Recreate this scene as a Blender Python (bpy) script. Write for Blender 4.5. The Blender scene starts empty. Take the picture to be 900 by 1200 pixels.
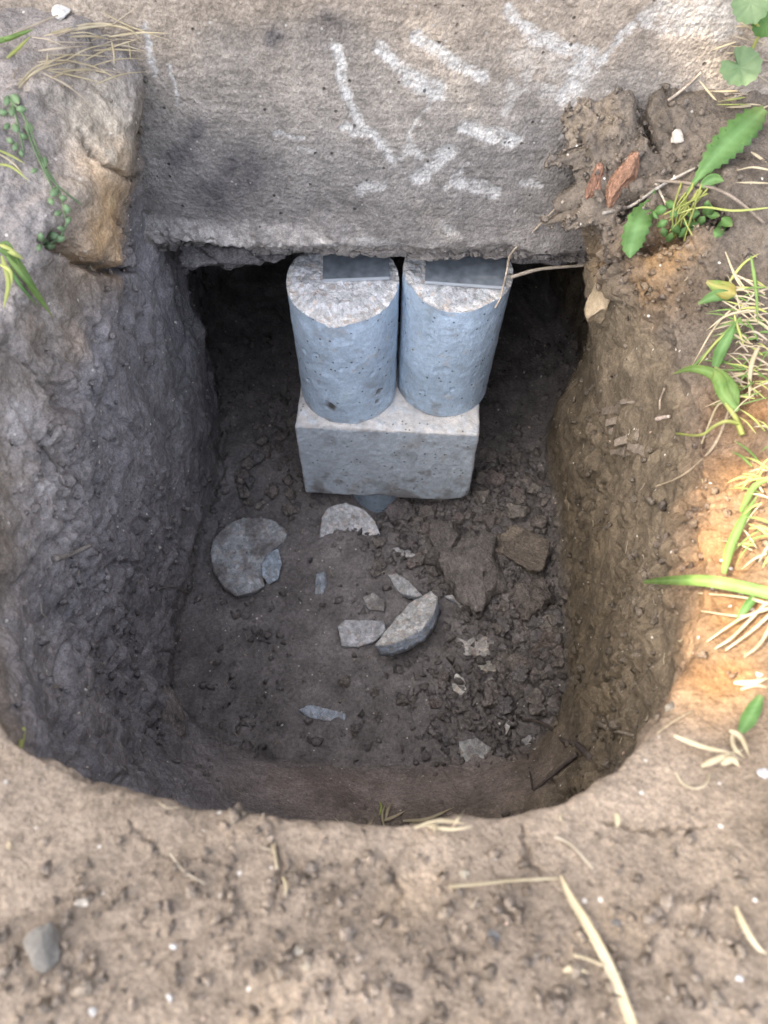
import bpy, bmesh, math, random
import numpy as np
from mathutils import Vector
from mathutils.bvhtree import BVHTree

random.seed(7)
RNG = np.random.default_rng(7)
S = bpy.context.scene
COL = S.collection

# ------------------------------------------------------------------ camera
PITCH = math.radians(58.0)          # below the horizontal
F_PX = 870.0                        # focal length in pixels of a 900x1200 frame
cam_d = bpy.data.cameras.new("camera")
cam_d.sensor_fit = 'VERTICAL'
cam_d.sensor_height = 36.0
cam_d.lens = 36.0 * F_PX / 1200.0
cam_d.clip_start = 0.02
cam_d.clip_end = 500.0
cam_d.dof.use_dof = True
cam_d.dof.focus_distance = 0.98
cam_d.dof.aperture_fstop = 6.0
cam = bpy.data.objects.new("camera", cam_d)
COL.objects.link(cam)
cam.location = (0, 0, 0)
cam.rotation_euler = (math.pi / 2 - PITCH, 0, 0)
S.camera = cam

# ------------------------------------------------------------------ sky, sun, exposure
SUN_EL = math.radians(50)
SUN_AZ = math.atan2(-0.30, -0.95)   # direction towards the sun in the xy plane
SUN_DIR = np.array([math.cos(SUN_EL) * math.cos(SUN_AZ), math.cos(SUN_EL) * math.sin(SUN_AZ), math.sin(SUN_EL)])
W = bpy.data.worlds.new("World")
S.world = W
W.use_nodes = True
wn = W.node_tree
sky = wn.nodes.new('ShaderNodeTexSky')
sky.sky_type = 'NISHITA'
sky.sun_disc = False
sky.sun_elevation = SUN_EL
sky.sun_rotation = math.pi / 2 - SUN_AZ
sky.air_density = 0.75
sky.dust_density = 4.0
sky.ozone_density = 0.6
hs = wn.nodes.new('ShaderNodeHueSaturation')          # desaturated for a paler, less blue sky light
hs.inputs['Saturation'].default_value = 0.6
wn.links.new(sky.outputs[0], hs.inputs['Color'])
wn.links.new(hs.outputs[0], wn.nodes['Background'].inputs[0])
wn.nodes['Background'].inputs[1].default_value = 0.15
sun_d = bpy.data.lights.new("sun", 'SUN')
sun_d.energy = 2.0
sun_d.angle = math.radians(0.5)
sun_d.color = (1.0, 0.89, 0.72)
sun = bpy.data.objects.new("sun", sun_d)
COL.objects.link(sun)
sun.rotation_euler = Vector(SUN_DIR).to_track_quat('Z', 'Y').to_euler()
S.view_settings.view_transform = 'Standard'
S.view_settings.look = 'None'
S.view_settings.gamma = 1.0
S.view_settings.use_curve_mapping = False
S.view_settings.exposure = 2.68
S.cycles.max_bounces = 5
S.cycles.diffuse_bounces = 3

# ------------------------------------------------------------------ helpers: rays, noise
CP, SP = math.cos(PITCH), math.sin(PITCH)
def ray(px, py):
    u = (600 - py) / F_PX
    return np.array([(px - 450) / F_PX, CP + SP * u, -SP + CP * u])

_perm = np.random.default_rng(11).permutation(256)
_perm = np.concatenate([_perm, _perm, _perm])
_grad = np.random.default_rng(12).normal(size=(256, 3))
_grad /= np.linalg.norm(_grad, axis=1)[:, None]

def perlin(p, f=1.0, seed=0):
    p = np.asarray(p, dtype=np.float64) * f + seed * 17.31
    i = np.floor(p).astype(np.int64)
    d = p - i
    i &= 255
    w = d * d * d * (d * (d * 6 - 15) + 10)
    out = np.zeros(len(p))
    for a in (0, 1):
        wx = w[:, 0] if a else 1 - w[:, 0]
        for b in (0, 1):
            wy = w[:, 1] if b else 1 - w[:, 1]
            for c in (0, 1):
                wz = w[:, 2] if c else 1 - w[:, 2]
                h = _perm[_perm[_perm[(i[:, 0] + a) & 255] + ((i[:, 1] + b) & 255)] + ((i[:, 2] + c) & 255)]
                g = _grad[h]
                out += wx * wy * wz * (g[:, 0] * (d[:, 0] - a) + g[:, 1] * (d[:, 1] - b) + g[:, 2] * (d[:, 2] - c))
    return out * 1.5

def fbm(p, f, octv=3, seed=0):
    o = np.zeros(len(p)); a = 1.0
    for k in range(octv):
        o += a * perlin(p, f * 2.03 ** k, seed + k); a *= 0.5
    return o

_off = np.random.default_rng(13).random((256, 3))
def worley(p, f, seed=0, ids=False):
    p = np.asarray(p) * f + seed * 9.7
    i = np.floor(p).astype(np.int64); d = p - i
    f1 = np.full(len(p), 9.0); f2 = np.full(len(p), 9.0); wid = np.zeros(len(p), dtype=np.int64)
    for a in (-1, 0, 1):
        for b in (-1, 0, 1):
            for c in (-1, 0, 1):
                h = _perm[_perm[_perm[(i[:, 0] + a) & 255] + ((i[:, 1] + b) & 255)] + ((i[:, 2] + c) & 255)]
                o = _off[h]
                e = (o[:, 0] + a - d[:, 0]) ** 2 + (o[:, 1] + b - d[:, 1]) ** 2 + (o[:, 2] + c - d[:, 2]) ** 2
                m = e < f1
                f2 = np.where(m, f1, np.minimum(f2, e)); f1 = np.where(m, e, f1); wid = np.where(m, h, wid)
    return (np.sqrt(f1), np.sqrt(f2), wid) if ids else (np.sqrt(f1), np.sqrt(f2))

def sstep(a, b, x):
    t = np.clip((x - a) / (b - a), 0, 1)
    return t * t * (3 - 2 * t)

# ------------------------------------------------------------------ helpers: materials
class NT:
    def __init__(s, name):
        s.m = bpy.data.materials.new(name); s.m.use_nodes = True
        s.t = s.m.node_tree; s.b = s.t.nodes['Principled BSDF']
    def n(s, typ, **kw):
        n = s.t.nodes.new(typ)
        for k, v in kw.items():
            if k in n.bl_rna.properties: setattr(n, k, v)
            else: n.inputs[k].default_value = v
        return n
    def l(s, a, b): s.t.links.new(a, b)
    def mul(s, col, fac_socket, lo, hi, f0=0.3, f1=0.7):
        r = s.n('ShaderNodeMapRange'); s.l(fac_socket, r.inputs['Value'])
        r.inputs['From Min'].default_value = f0; r.inputs['From Max'].default_value = f1
        r.inputs['To Min'].default_value = lo; r.inputs['To Max'].default_value = hi
        x = s.n('ShaderNodeVectorMath', operation='SCALE')
        s.l(col, x.inputs[0]); s.l(r.outputs[0], x.inputs['Scale'])
        return x.outputs[0]

def coords(t):
    return t.n('ShaderNodeTexCoord').outputs['Object']

def earthy(name, base=None, scale=1.0, mott=0.35, fine=0.35, specks=0.0, speck_col=(0.6, 0.55, 0.47, 1), speck_scale=220,
           bump=0.5, bump_dist=0.004, rough=0.95, spec=0.15, pebble=0.0, tint=True, pores=0.0, streak=None, attr="Col"):
    """Mottled mineral surface: colour from the mesh attribute (or a fixed colour), grain, specks and bump."""
    t = NT(name)
    co = coords(t)
    if base is None:
        c = t.n('ShaderNodeAttribute', attribute_name=attr).outputs['Color']
    else:
        r = t.n('ShaderNodeRGB'); r.outputs[0].default_value = (*base, 1); c = r.outputs[0]
    n1 = t.n('ShaderNodeTexNoise', Scale=18 * scale, Detail=5.0, Roughness=0.65); t.l(co, n1.inputs['Vector'])
    n2 = t.n('ShaderNodeTexNoise', Scale=160 * scale, Detail=4.0, Roughness=0.75); t.l(co, n2.inputs['Vector'])
    n3 = t.n('ShaderNodeTexNoise', Scale=700 * scale, Detail=2.0, Roughness=0.6); t.l(co, n3.inputs['Vector'])
    c = t.mul(c, n1.outputs[0], 1 - mott, 1 + mott)
    c = t.mul(c, n2.outputs[0], 1 - fine, 1 + fine)
    c = t.mul(c, n3.outputs[0], 1 - fine * 0.7, 1 + fine * 0.7)
    if pebble:
        v = t.n('ShaderNodeTexVoronoi', Scale=150 * scale); t.l(co, v.inputs['Vector'])
        sx = t.n('ShaderNodeSeparateColor'); t.l(v.outputs['Color'], sx.inputs[0])
        c = t.mul(c, sx.outputs[0], 1 - pebble, 1 + pebble * 0.8, 0, 1)
        mr = t.n('ShaderNodeMapRange'); t.l(sx.outputs[1], mr.inputs['Value'])
        mr.inputs['From Min'].default_value = 0.8; mr.inputs['From Max'].default_value = 0.86
        mr.inputs['To Max'].default_value = 0.35 if tint else 0.0
        mx = t.n('ShaderNodeMix', data_type='RGBA', blend_type='MULTIPLY')
        t.l(mr.outputs[0], mx.inputs[0]); t.l(c, mx.inputs[6]); mx.inputs[7].default_value = (1.0, 0.72, 0.5, 1)
        c = mx.outputs[2]
    if streak:
        mp = t.n('ShaderNodeMapping'); mp.inputs['Scale'].default_value = streak
        t.l(co, mp.inputs['Vector'])
        ns = t.n('ShaderNodeTexNoise', Scale=1.0, Detail=5.0, Roughness=0.6); t.l(mp.outputs[0], ns.inputs['Vector'])
        c = t.mul(c, ns.outputs[0], 0.93, 1.07)
    if specks:
        v = t.n('ShaderNodeTexVoronoi', Scale=speck_scale * scale, Randomness=1.0); t.l(co, v.inputs['Vector'])
        sx = t.n('ShaderNodeSeparateColor'); t.l(v.outputs['Color'], sx.inputs[0])
        th = t.n('ShaderNodeMath', operation='GREATER_THAN'); t.l(sx.outputs[0], th.inputs[0]); th.inputs[1].default_value = 1 - specks
        sz = t.n('ShaderNodeMath', operation='LESS_THAN'); t.l(v.outputs['Distance'], sz.inputs[0]); sz.inputs[1].default_value = 0.33
        an = t.n('ShaderNodeMath', operation='MULTIPLY'); t.l(th.outputs[0], an.inputs[0]); t.l(sz.outputs[0], an.inputs[1])
        mx = t.n('ShaderNodeMix', data_type='RGBA')
        t.l(an.outputs[0], mx.inputs[0]); t.l(c, mx.inputs[6]); mx.inputs[7].default_value = speck_col
        c = mx.outputs[2]
    h = n2.outputs[0]
    vb = t.n('ShaderNodeTexVoronoi', Scale=240 * scale, feature='F1'); t.l(co, vb.inputs['Vector'])
    ad = t.n('ShaderNodeMath', operation='MULTIPLY_ADD'); t.l(vb.outputs['Distance'], ad.inputs[0]); ad.inputs[1].default_value = -0.6; t.l(h, ad.inputs[2])
    ad2 = t.n('ShaderNodeMath', operation='MULTIPLY_ADD'); t.l(n3.outputs[0], ad2.inputs[0]); ad2.inputs[1].default_value = 0.5; t.l(ad.outputs[0], ad2.inputs[2])
    hh = ad2.outputs[0]
    if pores:
        vp = t.n('ShaderNodeTexVoronoi', Scale=120 * scale); t.l(co, vp.inputs['Vector'])
        sx = t.n('ShaderNodeSeparateColor'); t.l(vp.outputs['Color'], sx.inputs[0])
        th = t.n('ShaderNodeMath', operation='GREATER_THAN'); t.l(sx.outputs[2], th.inputs[0]); th.inputs[1].default_value = 1 - pores
        sz = t.n('ShaderNodeMapRange'); t.l(vp.outputs['Distance'], sz.inputs['Value'])
        sz.inputs['From Min'].default_value = 0.12; sz.inputs['From Max'].default_value = 0.26; sz.inputs['To Min'].default_value = 1; sz.inputs['To Max'].default_value = 0
        an = t.n('ShaderNodeMath', operation='MULTIPLY'); t.l(th.outputs[0], an.inputs[0]); t.l(sz.outputs[0], an.inputs[1])
        dk = t.n('ShaderNodeMix', data_type='RGBA', blend_type='MULTIPLY'); t.l(an.outputs[0], dk.inputs[0]); t.l(c, dk.inputs[6]); dk.inputs[7].default_value = (.35, .35, .35, 1); c = dk.outputs[2]
        sb = t.n('ShaderNodeMath', operation='MULTIPLY_ADD'); t.l(an.outputs[0], sb.inputs[0]); sb.inputs[1].default_value = -2.0; t.l(hh, sb.inputs[2])
        hh = sb.outputs[0]
    bp = t.n('ShaderNodeBump', Strength=bump, Distance=bump_dist); t.l(hh, bp.inputs['Height'])
    t.l(bp.outputs[0], t.b.inputs['Normal'])
    t.l(c, t.b.inputs['Base Color'])
    t.b.inputs['Roughness'].default_value = rough
    t.b.inputs['Specular IOR Level'].default_value = spec
    return t.m

def plant_mat(name, col, col2=None, rough=0.55, trans=0.25):
    t = NT(name); co = coords(t)
    n = t.n('ShaderNodeTexNoise', Scale=60.0, Detail=4.0); t.l(co, n.inputs['Vector'])
    mx = t.n('ShaderNodeMix', data_type='RGBA')
    mr = t.n('ShaderNodeMapRange'); t.l(n.outputs[0], mr.inputs['Value'])
    mr.inputs['From Min'].default_value = 0.35; mr.inputs['From Max'].default_value = 0.65
    t.l(mr.outputs[0], mx.inputs[0])
    mx.inputs[6].default_value = (*col, 1); mx.inputs[7].default_value = (*(col2 or tuple(c * 1.5 for c in col)), 1)
    at = t.n('ShaderNodeAttribute', attribute_name='Col'); sx = t.n('ShaderNodeSeparateColor'); t.l(at.outputs['Color'], sx.inputs[0])
    m2 = t.n('ShaderNodeMix', data_type='RGBA'); t.l(sx.outputs[0], m2.inputs[0]); t.l(mx.outputs[2], m2.inputs[6])
    m2.inputs[7].default_value = (*[min(.8, c * 1.7 + .06) for c in col], 1)
    m3 = t.n('ShaderNodeMix', data_type='RGBA'); t.l(sx.outputs[1], m3.inputs[0]); t.l(m2.outputs[2], m3.inputs[6]); m3.inputs[7].default_value = (.36, .29, .15, 1)
    mx = m3
    t.l(mx.outputs[2], t.b.inputs['Base Color'])
    bw = t.n('ShaderNodeTexNoise', Scale=260.0, Detail=3.0); t.l(co, bw.inputs['Vector'])
    bb = t.n('ShaderNodeBump', Strength=0.5, Distance=0.0012); t.l(bw.outputs[0], bb.inputs['Height']); t.l(bb.outputs[0], t.b.inputs['Normal'])
    t.b.inputs['Roughness'].default_value = rough
    t.b.inputs['Specular IOR Level'].default_value = 0.3
    if trans:
        tr = t.n('ShaderNodeBsdfTranslucent'); t.l(mx.outputs[2], tr.inputs['Color'])
        ms = t.n('ShaderNodeMixShader'); ms.inputs[0].default_value = trans
        t.l(t.b.outputs[0], ms.inputs[1]); t.l(tr.outputs[0], ms.inputs[2])
        t.l(ms.outputs[0], t.t.nodes['Material Output'].inputs['Surface'])
    return t.m

M = dict(
    soil=earthy('soil', mott=0.26, fine=0.34, specks=0.012, bump=0.65, bump_dist=0.0035),
    crumb=earthy('soil_crumb', mott=0.25, fine=0.45, bump=0.9, bump_dist=0.004),
    wall=earthy('old_concrete', mott=0.14, fine=0.30, pebble=0.14, tint=False, pores=0.06, specks=0.02, speck_col=(0.42, 0.39, 0.35, 1), bump=0.8, bump_dist=0.003, rough=0.9, streak=(20, 20, 260)),
    concrete=earthy('grey_concrete', mott=0.1, fine=0.16, bump=0.5, bump_dist=0.0016, rough=0.85, pores=0.22, spec=0.25),
    rough_concrete=earthy('broken_concrete', mott=0.15, fine=0.3, pebble=0.26, bump=0.8, bump_dist=0.0025, rough=0.9),
    stone=earthy('stone', mott=0.25, fine=0.25, bump=0.4, bump_dist=0.0015, rough=0.8, spec=0.3),
    root=earthy('root_bark', mott=0.3, fine=0.3, bump=0.4, bump_dist=0.001, rough=0.8, scale=2),
    wood=earthy('rotten_wood', mott=0.3, fine=0.3, bump=0.6, bump_dist=0.0015, streak=(60, 400, 400)),
    straw=plant_mat('dry_straw', (0.33, 0.265, 0.155), (0.48, 0.41, 0.28), 0.6, 0.1),
    straw_dull=plant_mat('weathered_straw', (0.25, 0.2, 0.14), (0.4, 0.34, 0.25), 0.7, 0.05),
    grass=plant_mat('grass_green', (0.10, 0.18, 0.035), (0.2, 0.28, 0.07)),
    grass_yel=plant_mat('grass_yellowing', (0.3, 0.33, 0.08), (0.42, 0.42, 0.14)),
    leaf=plant_mat('leaf_green', (0.075, 0.16, 0.035), (0.12, 0.22, 0.06)),
    leaf_pale=plant_mat('leaf_grey_green', (0.14, 0.22, 0.10), (0.22, 0.3, 0.15)),
    leaf_red=plant_mat('leaf_turning', (0.25, 0.2, 0.04), (0.16, 0.26, 0.05)),
    crown=plant_mat('tree_leaf', (0.05, 0.1, 0.025), (0.08, 0.14, 0.04), 0.5, 0.2),
    bark=earthy('bark', base=(0.13, 0.1, 0.075), mott=0.3, fine=0.3, bump=0.8, bump_dist=0.01, scale=0.3),
)
t = NT('shade_grey_steel')
n = t.n('ShaderNodeTexNoise', Scale=60.0, Detail=6.0); t.l(coords(t), n.inputs['Vector'])
r = t.n('ShaderNodeRGB'); r.outputs[0].default_value = (0.24, 0.27, 0.30, 1)  # grey tone puts the shade under the wall into the steel colour
t.l(t.mul(r.outputs[0], n.outputs[0], 0.6, 1.2), t.b.inputs['Base Color'])
t.b.inputs['Metallic'].default_value = 0.35; t.b.inputs['Roughness'].default_value = 0.6
M['steel'] = t.m
t = NT('highlight_steel'); t.b.inputs['Base Color'].default_value = (.5, .53, .56, 1); t.b.inputs['Metallic'].default_value = 0.4; t.b.inputs['Roughness'].default_value = 0.5  # paler steel for the painted highlight on the shim edges
M['steel_highlight'] = t.m

# ------------------------------------------------------------------ helpers: objects
def mesh_of(name, v, f, mat, cols=None, smooth=True):
    me = bpy.data.meshes.new(name)
    v = np.asarray(v, dtype=np.float32)
    if isinstance(f, np.ndarray):
        k = f.shape[1]
        me.vertices.add(len(v)); me.vertices.foreach_set('co', v.ravel())
        me.loops.add(f.size); me.loops.foreach_set('vertex_index', f.astype(np.int32).ravel())
        me.polygons.add(len(f)); me.polygons.foreach_set('loop_start', np.arange(0, f.size, k, dtype=np.int32))
        me.update(calc_edges=True)
    else:
        me.from_pydata(v.tolist(), [], f); me.update()
    if smooth:
        me.polygons.foreach_set('use_smooth', np.ones(len(me.polygons), dtype=bool))
    if cols is not None:
        a = me.attributes.new('Col', 'FLOAT_COLOR', 'POINT')
        c = np.ones((len(v), 4), dtype=np.float32); c[:, :3] = np.asarray(cols)
        a.data.foreach_set('color', c.ravel())
    me.materials.append(mat)
    return me

def put(name, me, loc=(0, 0, 0), parent=None, label=None, cat=None, group=None, kind=None):
    o = bpy.data.objects.new(name, me); COL.objects.link(o)
    o.location = loc
    if parent: o.parent = parent
    if label: o['label'] = label
    if cat: o['category'] = cat
    if group: o['group'] = group
    if kind: o['kind'] = kind
    return o

def obj(name, v, f, mat, cols=None, parent=None, smooth=True, **kw):
    """One mesh object from world-space points; origin at its middle (or in its parent's frame)."""
    v = np.asarray(v, dtype=float)
    if parent is not None:
        base = np.array(parent.location)
        return put(name, mesh_of(name, v - base, f, mat, cols, smooth), parent=parent, **kw)
    c = v.mean(0); 
    return put(name, mesh_of(name, v - c, f, mat, cols, smooth), loc=c, **kw)

def empty(name, loc, label, cat, group=None):
    return put(name, None, loc=loc, label=label, cat=cat, group=group)

def grid_faces(nr, nc, wrap=False):
    i = np.arange(nr - 1)[:, None]; j = np.arange(nc if wrap else nc - 1)[None, :]
    a = i * nc + j; b = i * nc + (j + 1) % nc
    return np.stack([a, b, b + nc, a + nc], -1).reshape(-1, 4)

# ================================================================== THE GROUND WITH ITS PIT
# one sheet: floor centre -> foot of the walls -> lip -> open ground; levels given as plan points with heights
CX, CY = 0.0, 0.6
LV = [
    [(-.325, .97, -1.17), (-.325, .73, -1.17), (-.346, .448, -1.17), (-.335, .36, -1.17), (-.22, .30, -1.17), (0, .28, -1.175), (.17, .285, -1.175), (.27, .33, -1.17),
     (.303, .45, -1.17), (.305, .557, -1.17), (.305, .8, -1.17), (.318, .95, -1.17), (.42, 1.08, -1.18), (.36, 1.46, -1.21), (0, 1.56, -1.21), (-.36, 1.46, -1.21), (-.41, 1.15, -1.18), (-.33, 1.02, -1.17)],
    [(-.305, .92, -.88), (-.303, .73, -.88), (-.325, .45, -.88), (-.32, .27, -.90), (-.22, .12, -.95), (0, .075, -.97), (.15, .095, -.96), (.25, .22, -.92), (.30, .45, -.88),
     (.305, .557, -.88), (.31, .8, -.88), (.335, .90, -.88), (.43, 1.02, -.88), (.36, 1.5, -.88), (0, 1.6, -.88), (-.36, 1.5, -.88), (-.40, 1.14, -.88), (-.31, 1.0, -.88)],
    [(-.312, .3, -.66), (-.303, .5, -.62), (-.298, .66, -.60), (-.315, .77, -.635), (-.312, .87, -.64), (-.305, .97, -.635), (-.39, 1.12, -.63), (-.34, 1.45, -.62), (0, 1.55, -.62), (.34, 1.45, -.62), (.40, 1.02, -.63), (.27, .90, -.64),
     (.255, .79, -.63), (.285, .66, -.62), (.30, .55, -.615), (.285, .4, -.61), (.235, .20, -.60), (.15, .085, -.60), (0, .056, -.60), (-.14, .066, -.60), (-.245, .11, -.60), (-.31, .2, -.62)],
    [(-.345, .29, -.50), (-.333, .5, -.465), (-.30, .61, -.445), (-.265, .73, -.45), (-.255, .83, -.42), (-.2, 1.0, -.45), (0, 1.05, -.45), (.2, 1.0, -.45), (.180, .84, -.45),
     (.235, .71, -.515), (.305, .60, -.56), (.312, .53, -.575), (.295, .4, -.565), (.24, .2, -.535), (.135, .098, -.51), (0, .084, -.505), (-.133, .094, -.50), (-.2, .113, -.50), (-.252, .136, -.50), (-.31, .2, -.505)],
    [(-.43, .27, -.46), (-.43, .5, -.44), (-.37, .61, -.395), (-.315, .77, -.38), (-.27, .9, -.36), (-.1, 1.1, -.38), (.1, 1.1, -.38), (.265, .90, -.375), (.325, .76, -.445),
     (.39, .62, -.48), (.41, .53, -.51), (.39, .38, -.51), (.30, .11, -.49), (.17, -.02, -.475), (0, -.05, -.465), (-.16, -.03, -.465), (-.26, .02, -.465), (-.35, .08, -.465)],
    [(-.95, .3, -.44), (-.9, .8, -.36), (-.6, 1.8, -.36), (0, 2.0, -.36), (.6, 1.8, -.36), (.9, .9, -.38), (.95, .4, -.50), (.6, -.4, -.47), (0, -.6, -.46), (-.6, -.4, -.45)],
]
# angles packed densely where the rim is close to the lens
dens = [(0, 90, 2.0), (90, 180, 2.0), (180, 225, 3.2), (225, 315, 6.2), (315, 360, 3.2)]
th = np.concatenate([np.linspace(a, b, int((b - a) * k), endpoint=False) for a, b, k in dens]) * math.pi / 180
NT_ = len(th)

def level(pts, sig=math.radians(2.8)):
    p = np.array(pts); a = np.arctan2(p[:, 1] - CY, p[:, 0] - CX) % (2 * math.pi)
    rr = np.hypot(p[:, 0] - CX, p[:, 1] - CY); o = np.argsort(a); a, rr, zz = a[o], rr[o], p[o, 2]
    fine = np.linspace(0, 2 * math.pi, 1440, endpoint=False)
    # interpolate plan points as chords so straight walls stay straight
    X = rr * np.cos(a); Y = rr * np.sin(a)
    A = np.concatenate([a - 2 * math.pi, a, a + 2 * math.pi]); XX = np.tile(X, 3); YY = np.tile(Y, 3); ZZ = np.tile(zz, 3)
    k = np.searchsorted(A, fine) - 1
    x0, y0, x1, y1 = XX[k], YY[k], XX[k + 1], YY[k + 1]
    dx, dy = np.cos(fine), np.sin(fine)
    den = dx * (y1 - y0) - dy * (x1 - x0)
    r = (x0 * (y1 - y0) - y0 * (x1 - x0)) / den
    z = np.interp(fine, A, ZZ)
    g = np.arange(-60, 61); w = np.exp(-0.5 * (g * (2 * math.pi / 1440) / sig) ** 2); w /= w.sum()
    sm = lambda q: sum(wi * np.roll(q, gi) for gi, wi in zip(g, w))
    r, z = sm(r), sm(z)
    f2 = np.concatenate([fine, [2 * math.pi]])
    return np.interp(th, f2, np.append(r, r[0])), np.interp(th, f2, np.append(z, z[0]))

lev = [level(p) for p in LV]
rows_r, rows_z, rows_k = [], [], []
segs = [(120, None, 0), (105, 0, 1), (100, 1, 2), (70, 2, 3), (95, 3, 4), (60, 4, 5), (14, 5, 6)]
for n_, a, b in segs:
    for i in range(n_):
        f = i / n_
        if a is None:
            r1, z1 = lev[0]; ff = 0.004 + 0.996 * f
            rows_r.append(r1 * ff); rows_z.append(z1.mean() * (1 - ff) + z1 * ff)
        elif b == 6:
            r0, z0 = lev[5]; e = f ** 2.2
            rows_r.append(r0 * (1 - e) + 40 * e); rows_z.append(z0 * (1 - min(1, f * 3)) - .45 * min(1, f * 3))
        else:
            (r0, z0), (r1, z1) = lev[a], lev[b]
            if b == 5: f = f ** 1.5
            rows_r.append(r0 * (1 - f) + r1 * f); rows_z.append(z0 * (1 - f) + z1 * f)
        rows_k.append((b - 1) + i / n_)
Rr = np.array(rows_r); Zz = np.array(rows_z); NRW = len(Rr)
# soften the corners along each profile
g = np.arange(-12, 13); w = np.exp(-0.5 * (g / 3.6) ** 2); w /= w.sum()
lim = sum(s[0] for s in segs[:6])
Rp = np.pad(Rr, ((12, 12), (0, 0)), mode='edge'); Zp = np.pad(Zz, ((12, 12), (0, 0)), mode='edge')
Rs = sum(wi * Rp[12 + gi:12 + gi + NRW] for gi, wi in zip(g, w)); Zs = sum(wi * Zp[12 + gi:12 + gi + NRW] for gi, wi in zip(g, w))
mask = np.zeros(NRW); mask[60:lim] = 1; mask[:60] = np.linspace(0, 1, 60); mask[lim - 20:lim] = np.linspace(1, 0, 20)
Rr = Rr * (1 - mask[:, None]) + Rs * mask[:, None]; Zz = Zz * (1 - mask[:, None]) + Zs * mask[:, None]
X0 = CX + Rr * np.cos(th)[None, :]; Y0 = CY + Rr * np.sin(th)[None, :]
base = np.stack([X0, Y0, Zz], -1)

def grid_normals(P):
    du = np.roll(P, -1, 1) - np.roll(P, 1, 1)
    dv = np.empty_like(P); dv[1:-1] = P[2:] - P[:-2]; dv[0] = P[1] - P[0]; dv[-1] = P[-1] - P[-2]
    n = np.cross(dv, du); n /= np.linalg.norm(n, axis=-1, keepdims=True) + 1e-12
    return n

def make_bvh(P, step=3):
    ii = np.unique(np.append(np.arange(0, P.shape[0], step), P.shape[0] - 1)); jj = np.arange(0, P.shape[1], step)
    Q = P[ii][:, jj]
    return BVHTree.FromPolygons(Q.reshape(-1, 3).tolist(), grid_faces(len(ii), len(jj), True).tolist())

BVH = make_bvh(base)
# the concrete wall's front plane
WY, WS, WZ = 0.818, -0.035, -0.667
def wall_t(d):
    return WY / (d[1] - WS * d[0])
def hit(px, py):
    """where the line of sight meets the ground sheet or the concrete wall"""
    d = ray(px, py); dl = np.linalg.norm(d)
    loc, nor, _, dist = BVH.ray_cast(Vector((0, 0, 0)), Vector(d / dl), 30)
    t_ = wall_t(d)
    if t_ > 0 and t_ * d[2] > WZ and (loc is None or t_ * dl < dist):
        return t_ * d, np.array([WS, -1.0, 0.0])
    if loc is None: return d, np.array([0, 0, 1.0])
    nor = np.array(nor)
    if nor @ d > 0: nor = -nor
    return np.array(loc), nor
def pt(px, py, lift=0.0):
    p, _ = hit(px, py)
    dl = np.linalg.norm(p)
    return p * (1 - lift / dl)
def ray_at(px, py, depth):
    return ray(px, py) * depth
def m_per_px(p):
    return (p @ np.array([0, CP, -SP])) / F_PX

V = base.reshape(-1, 3).copy(); Nn = grid_normals(base).reshape(-1, 3)
flip = np.where((Nn[:, 2] < -0.3)[:, None], -1, 1); Nn = Nn * flip
K = np.repeat(np.array(rows_k), NT_)
x, y, z = V.T
rad = np.hypot(x - CX, y - CY)
near_ = rad < 1.6
floorm = 1 - sstep(0.0, 0.25, K - (-1 + 1.0))          # 1 on the floor
floorm = np.where(K < 0, 1.0, 1 - sstep(0.0, 0.3, K))
wallm = sstep(0.0, 0.3, K) * (1 - sstep(2.6, 3.0, K))
topm = sstep(2.6, 3.2, K)
toe = np.exp(-(((y - .235) / .07) ** 2)) * sstep(-1.19, -1.12, z) * (1 - sstep(-1.05, -.92, z)) * np.exp(-((x / .24) ** 4))
left = sstep(.05, -.2, x); right = sstep(.0, .2, x)
nearrim = topm * sstep(.3, .1, y)
idx = np.where(near_)[0]
P = V[idx]
D = np.zeros(len(V))
sm_ = (1 - 0.75 * toe[idx])
n_big = fbm(P, 5, 2, 1); n_med = fbm(P, 17, 3, 5); n_sml = fbm(P, 60, 3, 9)
rid = 1 - np.abs(perlin(P * np.array([1, 1, .45]), 26, 21)) * 2
scr = perlin(P * np.array([1, 1, .12]), 38, 31) + 0.5 * perlin(P * np.array([1, 1, .15]), 85, 32)
amp_w = wallm[idx]; amp_f = floorm[idx]; amp_t = topm[idx]; nr = nearrim[idx]
D[idx] += sm_ * (n_big * (.013 * amp_w + .009 * amp_f + .011 * amp_t * (1 - .4 * nr)) + n_med * (.0055 * amp_w + .006 * amp_f + .007 * amp_t * (1 - .35 * nr))
                 + n_sml * (.0014 * amp_w + .0034 * amp_f + .0032 * amp_t * (1 - .4 * nr)) + (scr * .0045 + .006 * perlin(P * np.array([1, 1, .10]), 18, 33)) * amp_w + np.clip(rid - .7, 0, 1) * -.010 * (amp_w + .6 * amp_t * (1 - nr)))
D[idx] *= 1 - .6 * nr
lipm = np.exp(-((K[idx] - 2.9) / .22) ** 2)
D[idx] += lipm * (.0035 * fbm(P, 24, 3, 201) + .005 * np.minimum(perlin(P, 13, 205), 0))
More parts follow.
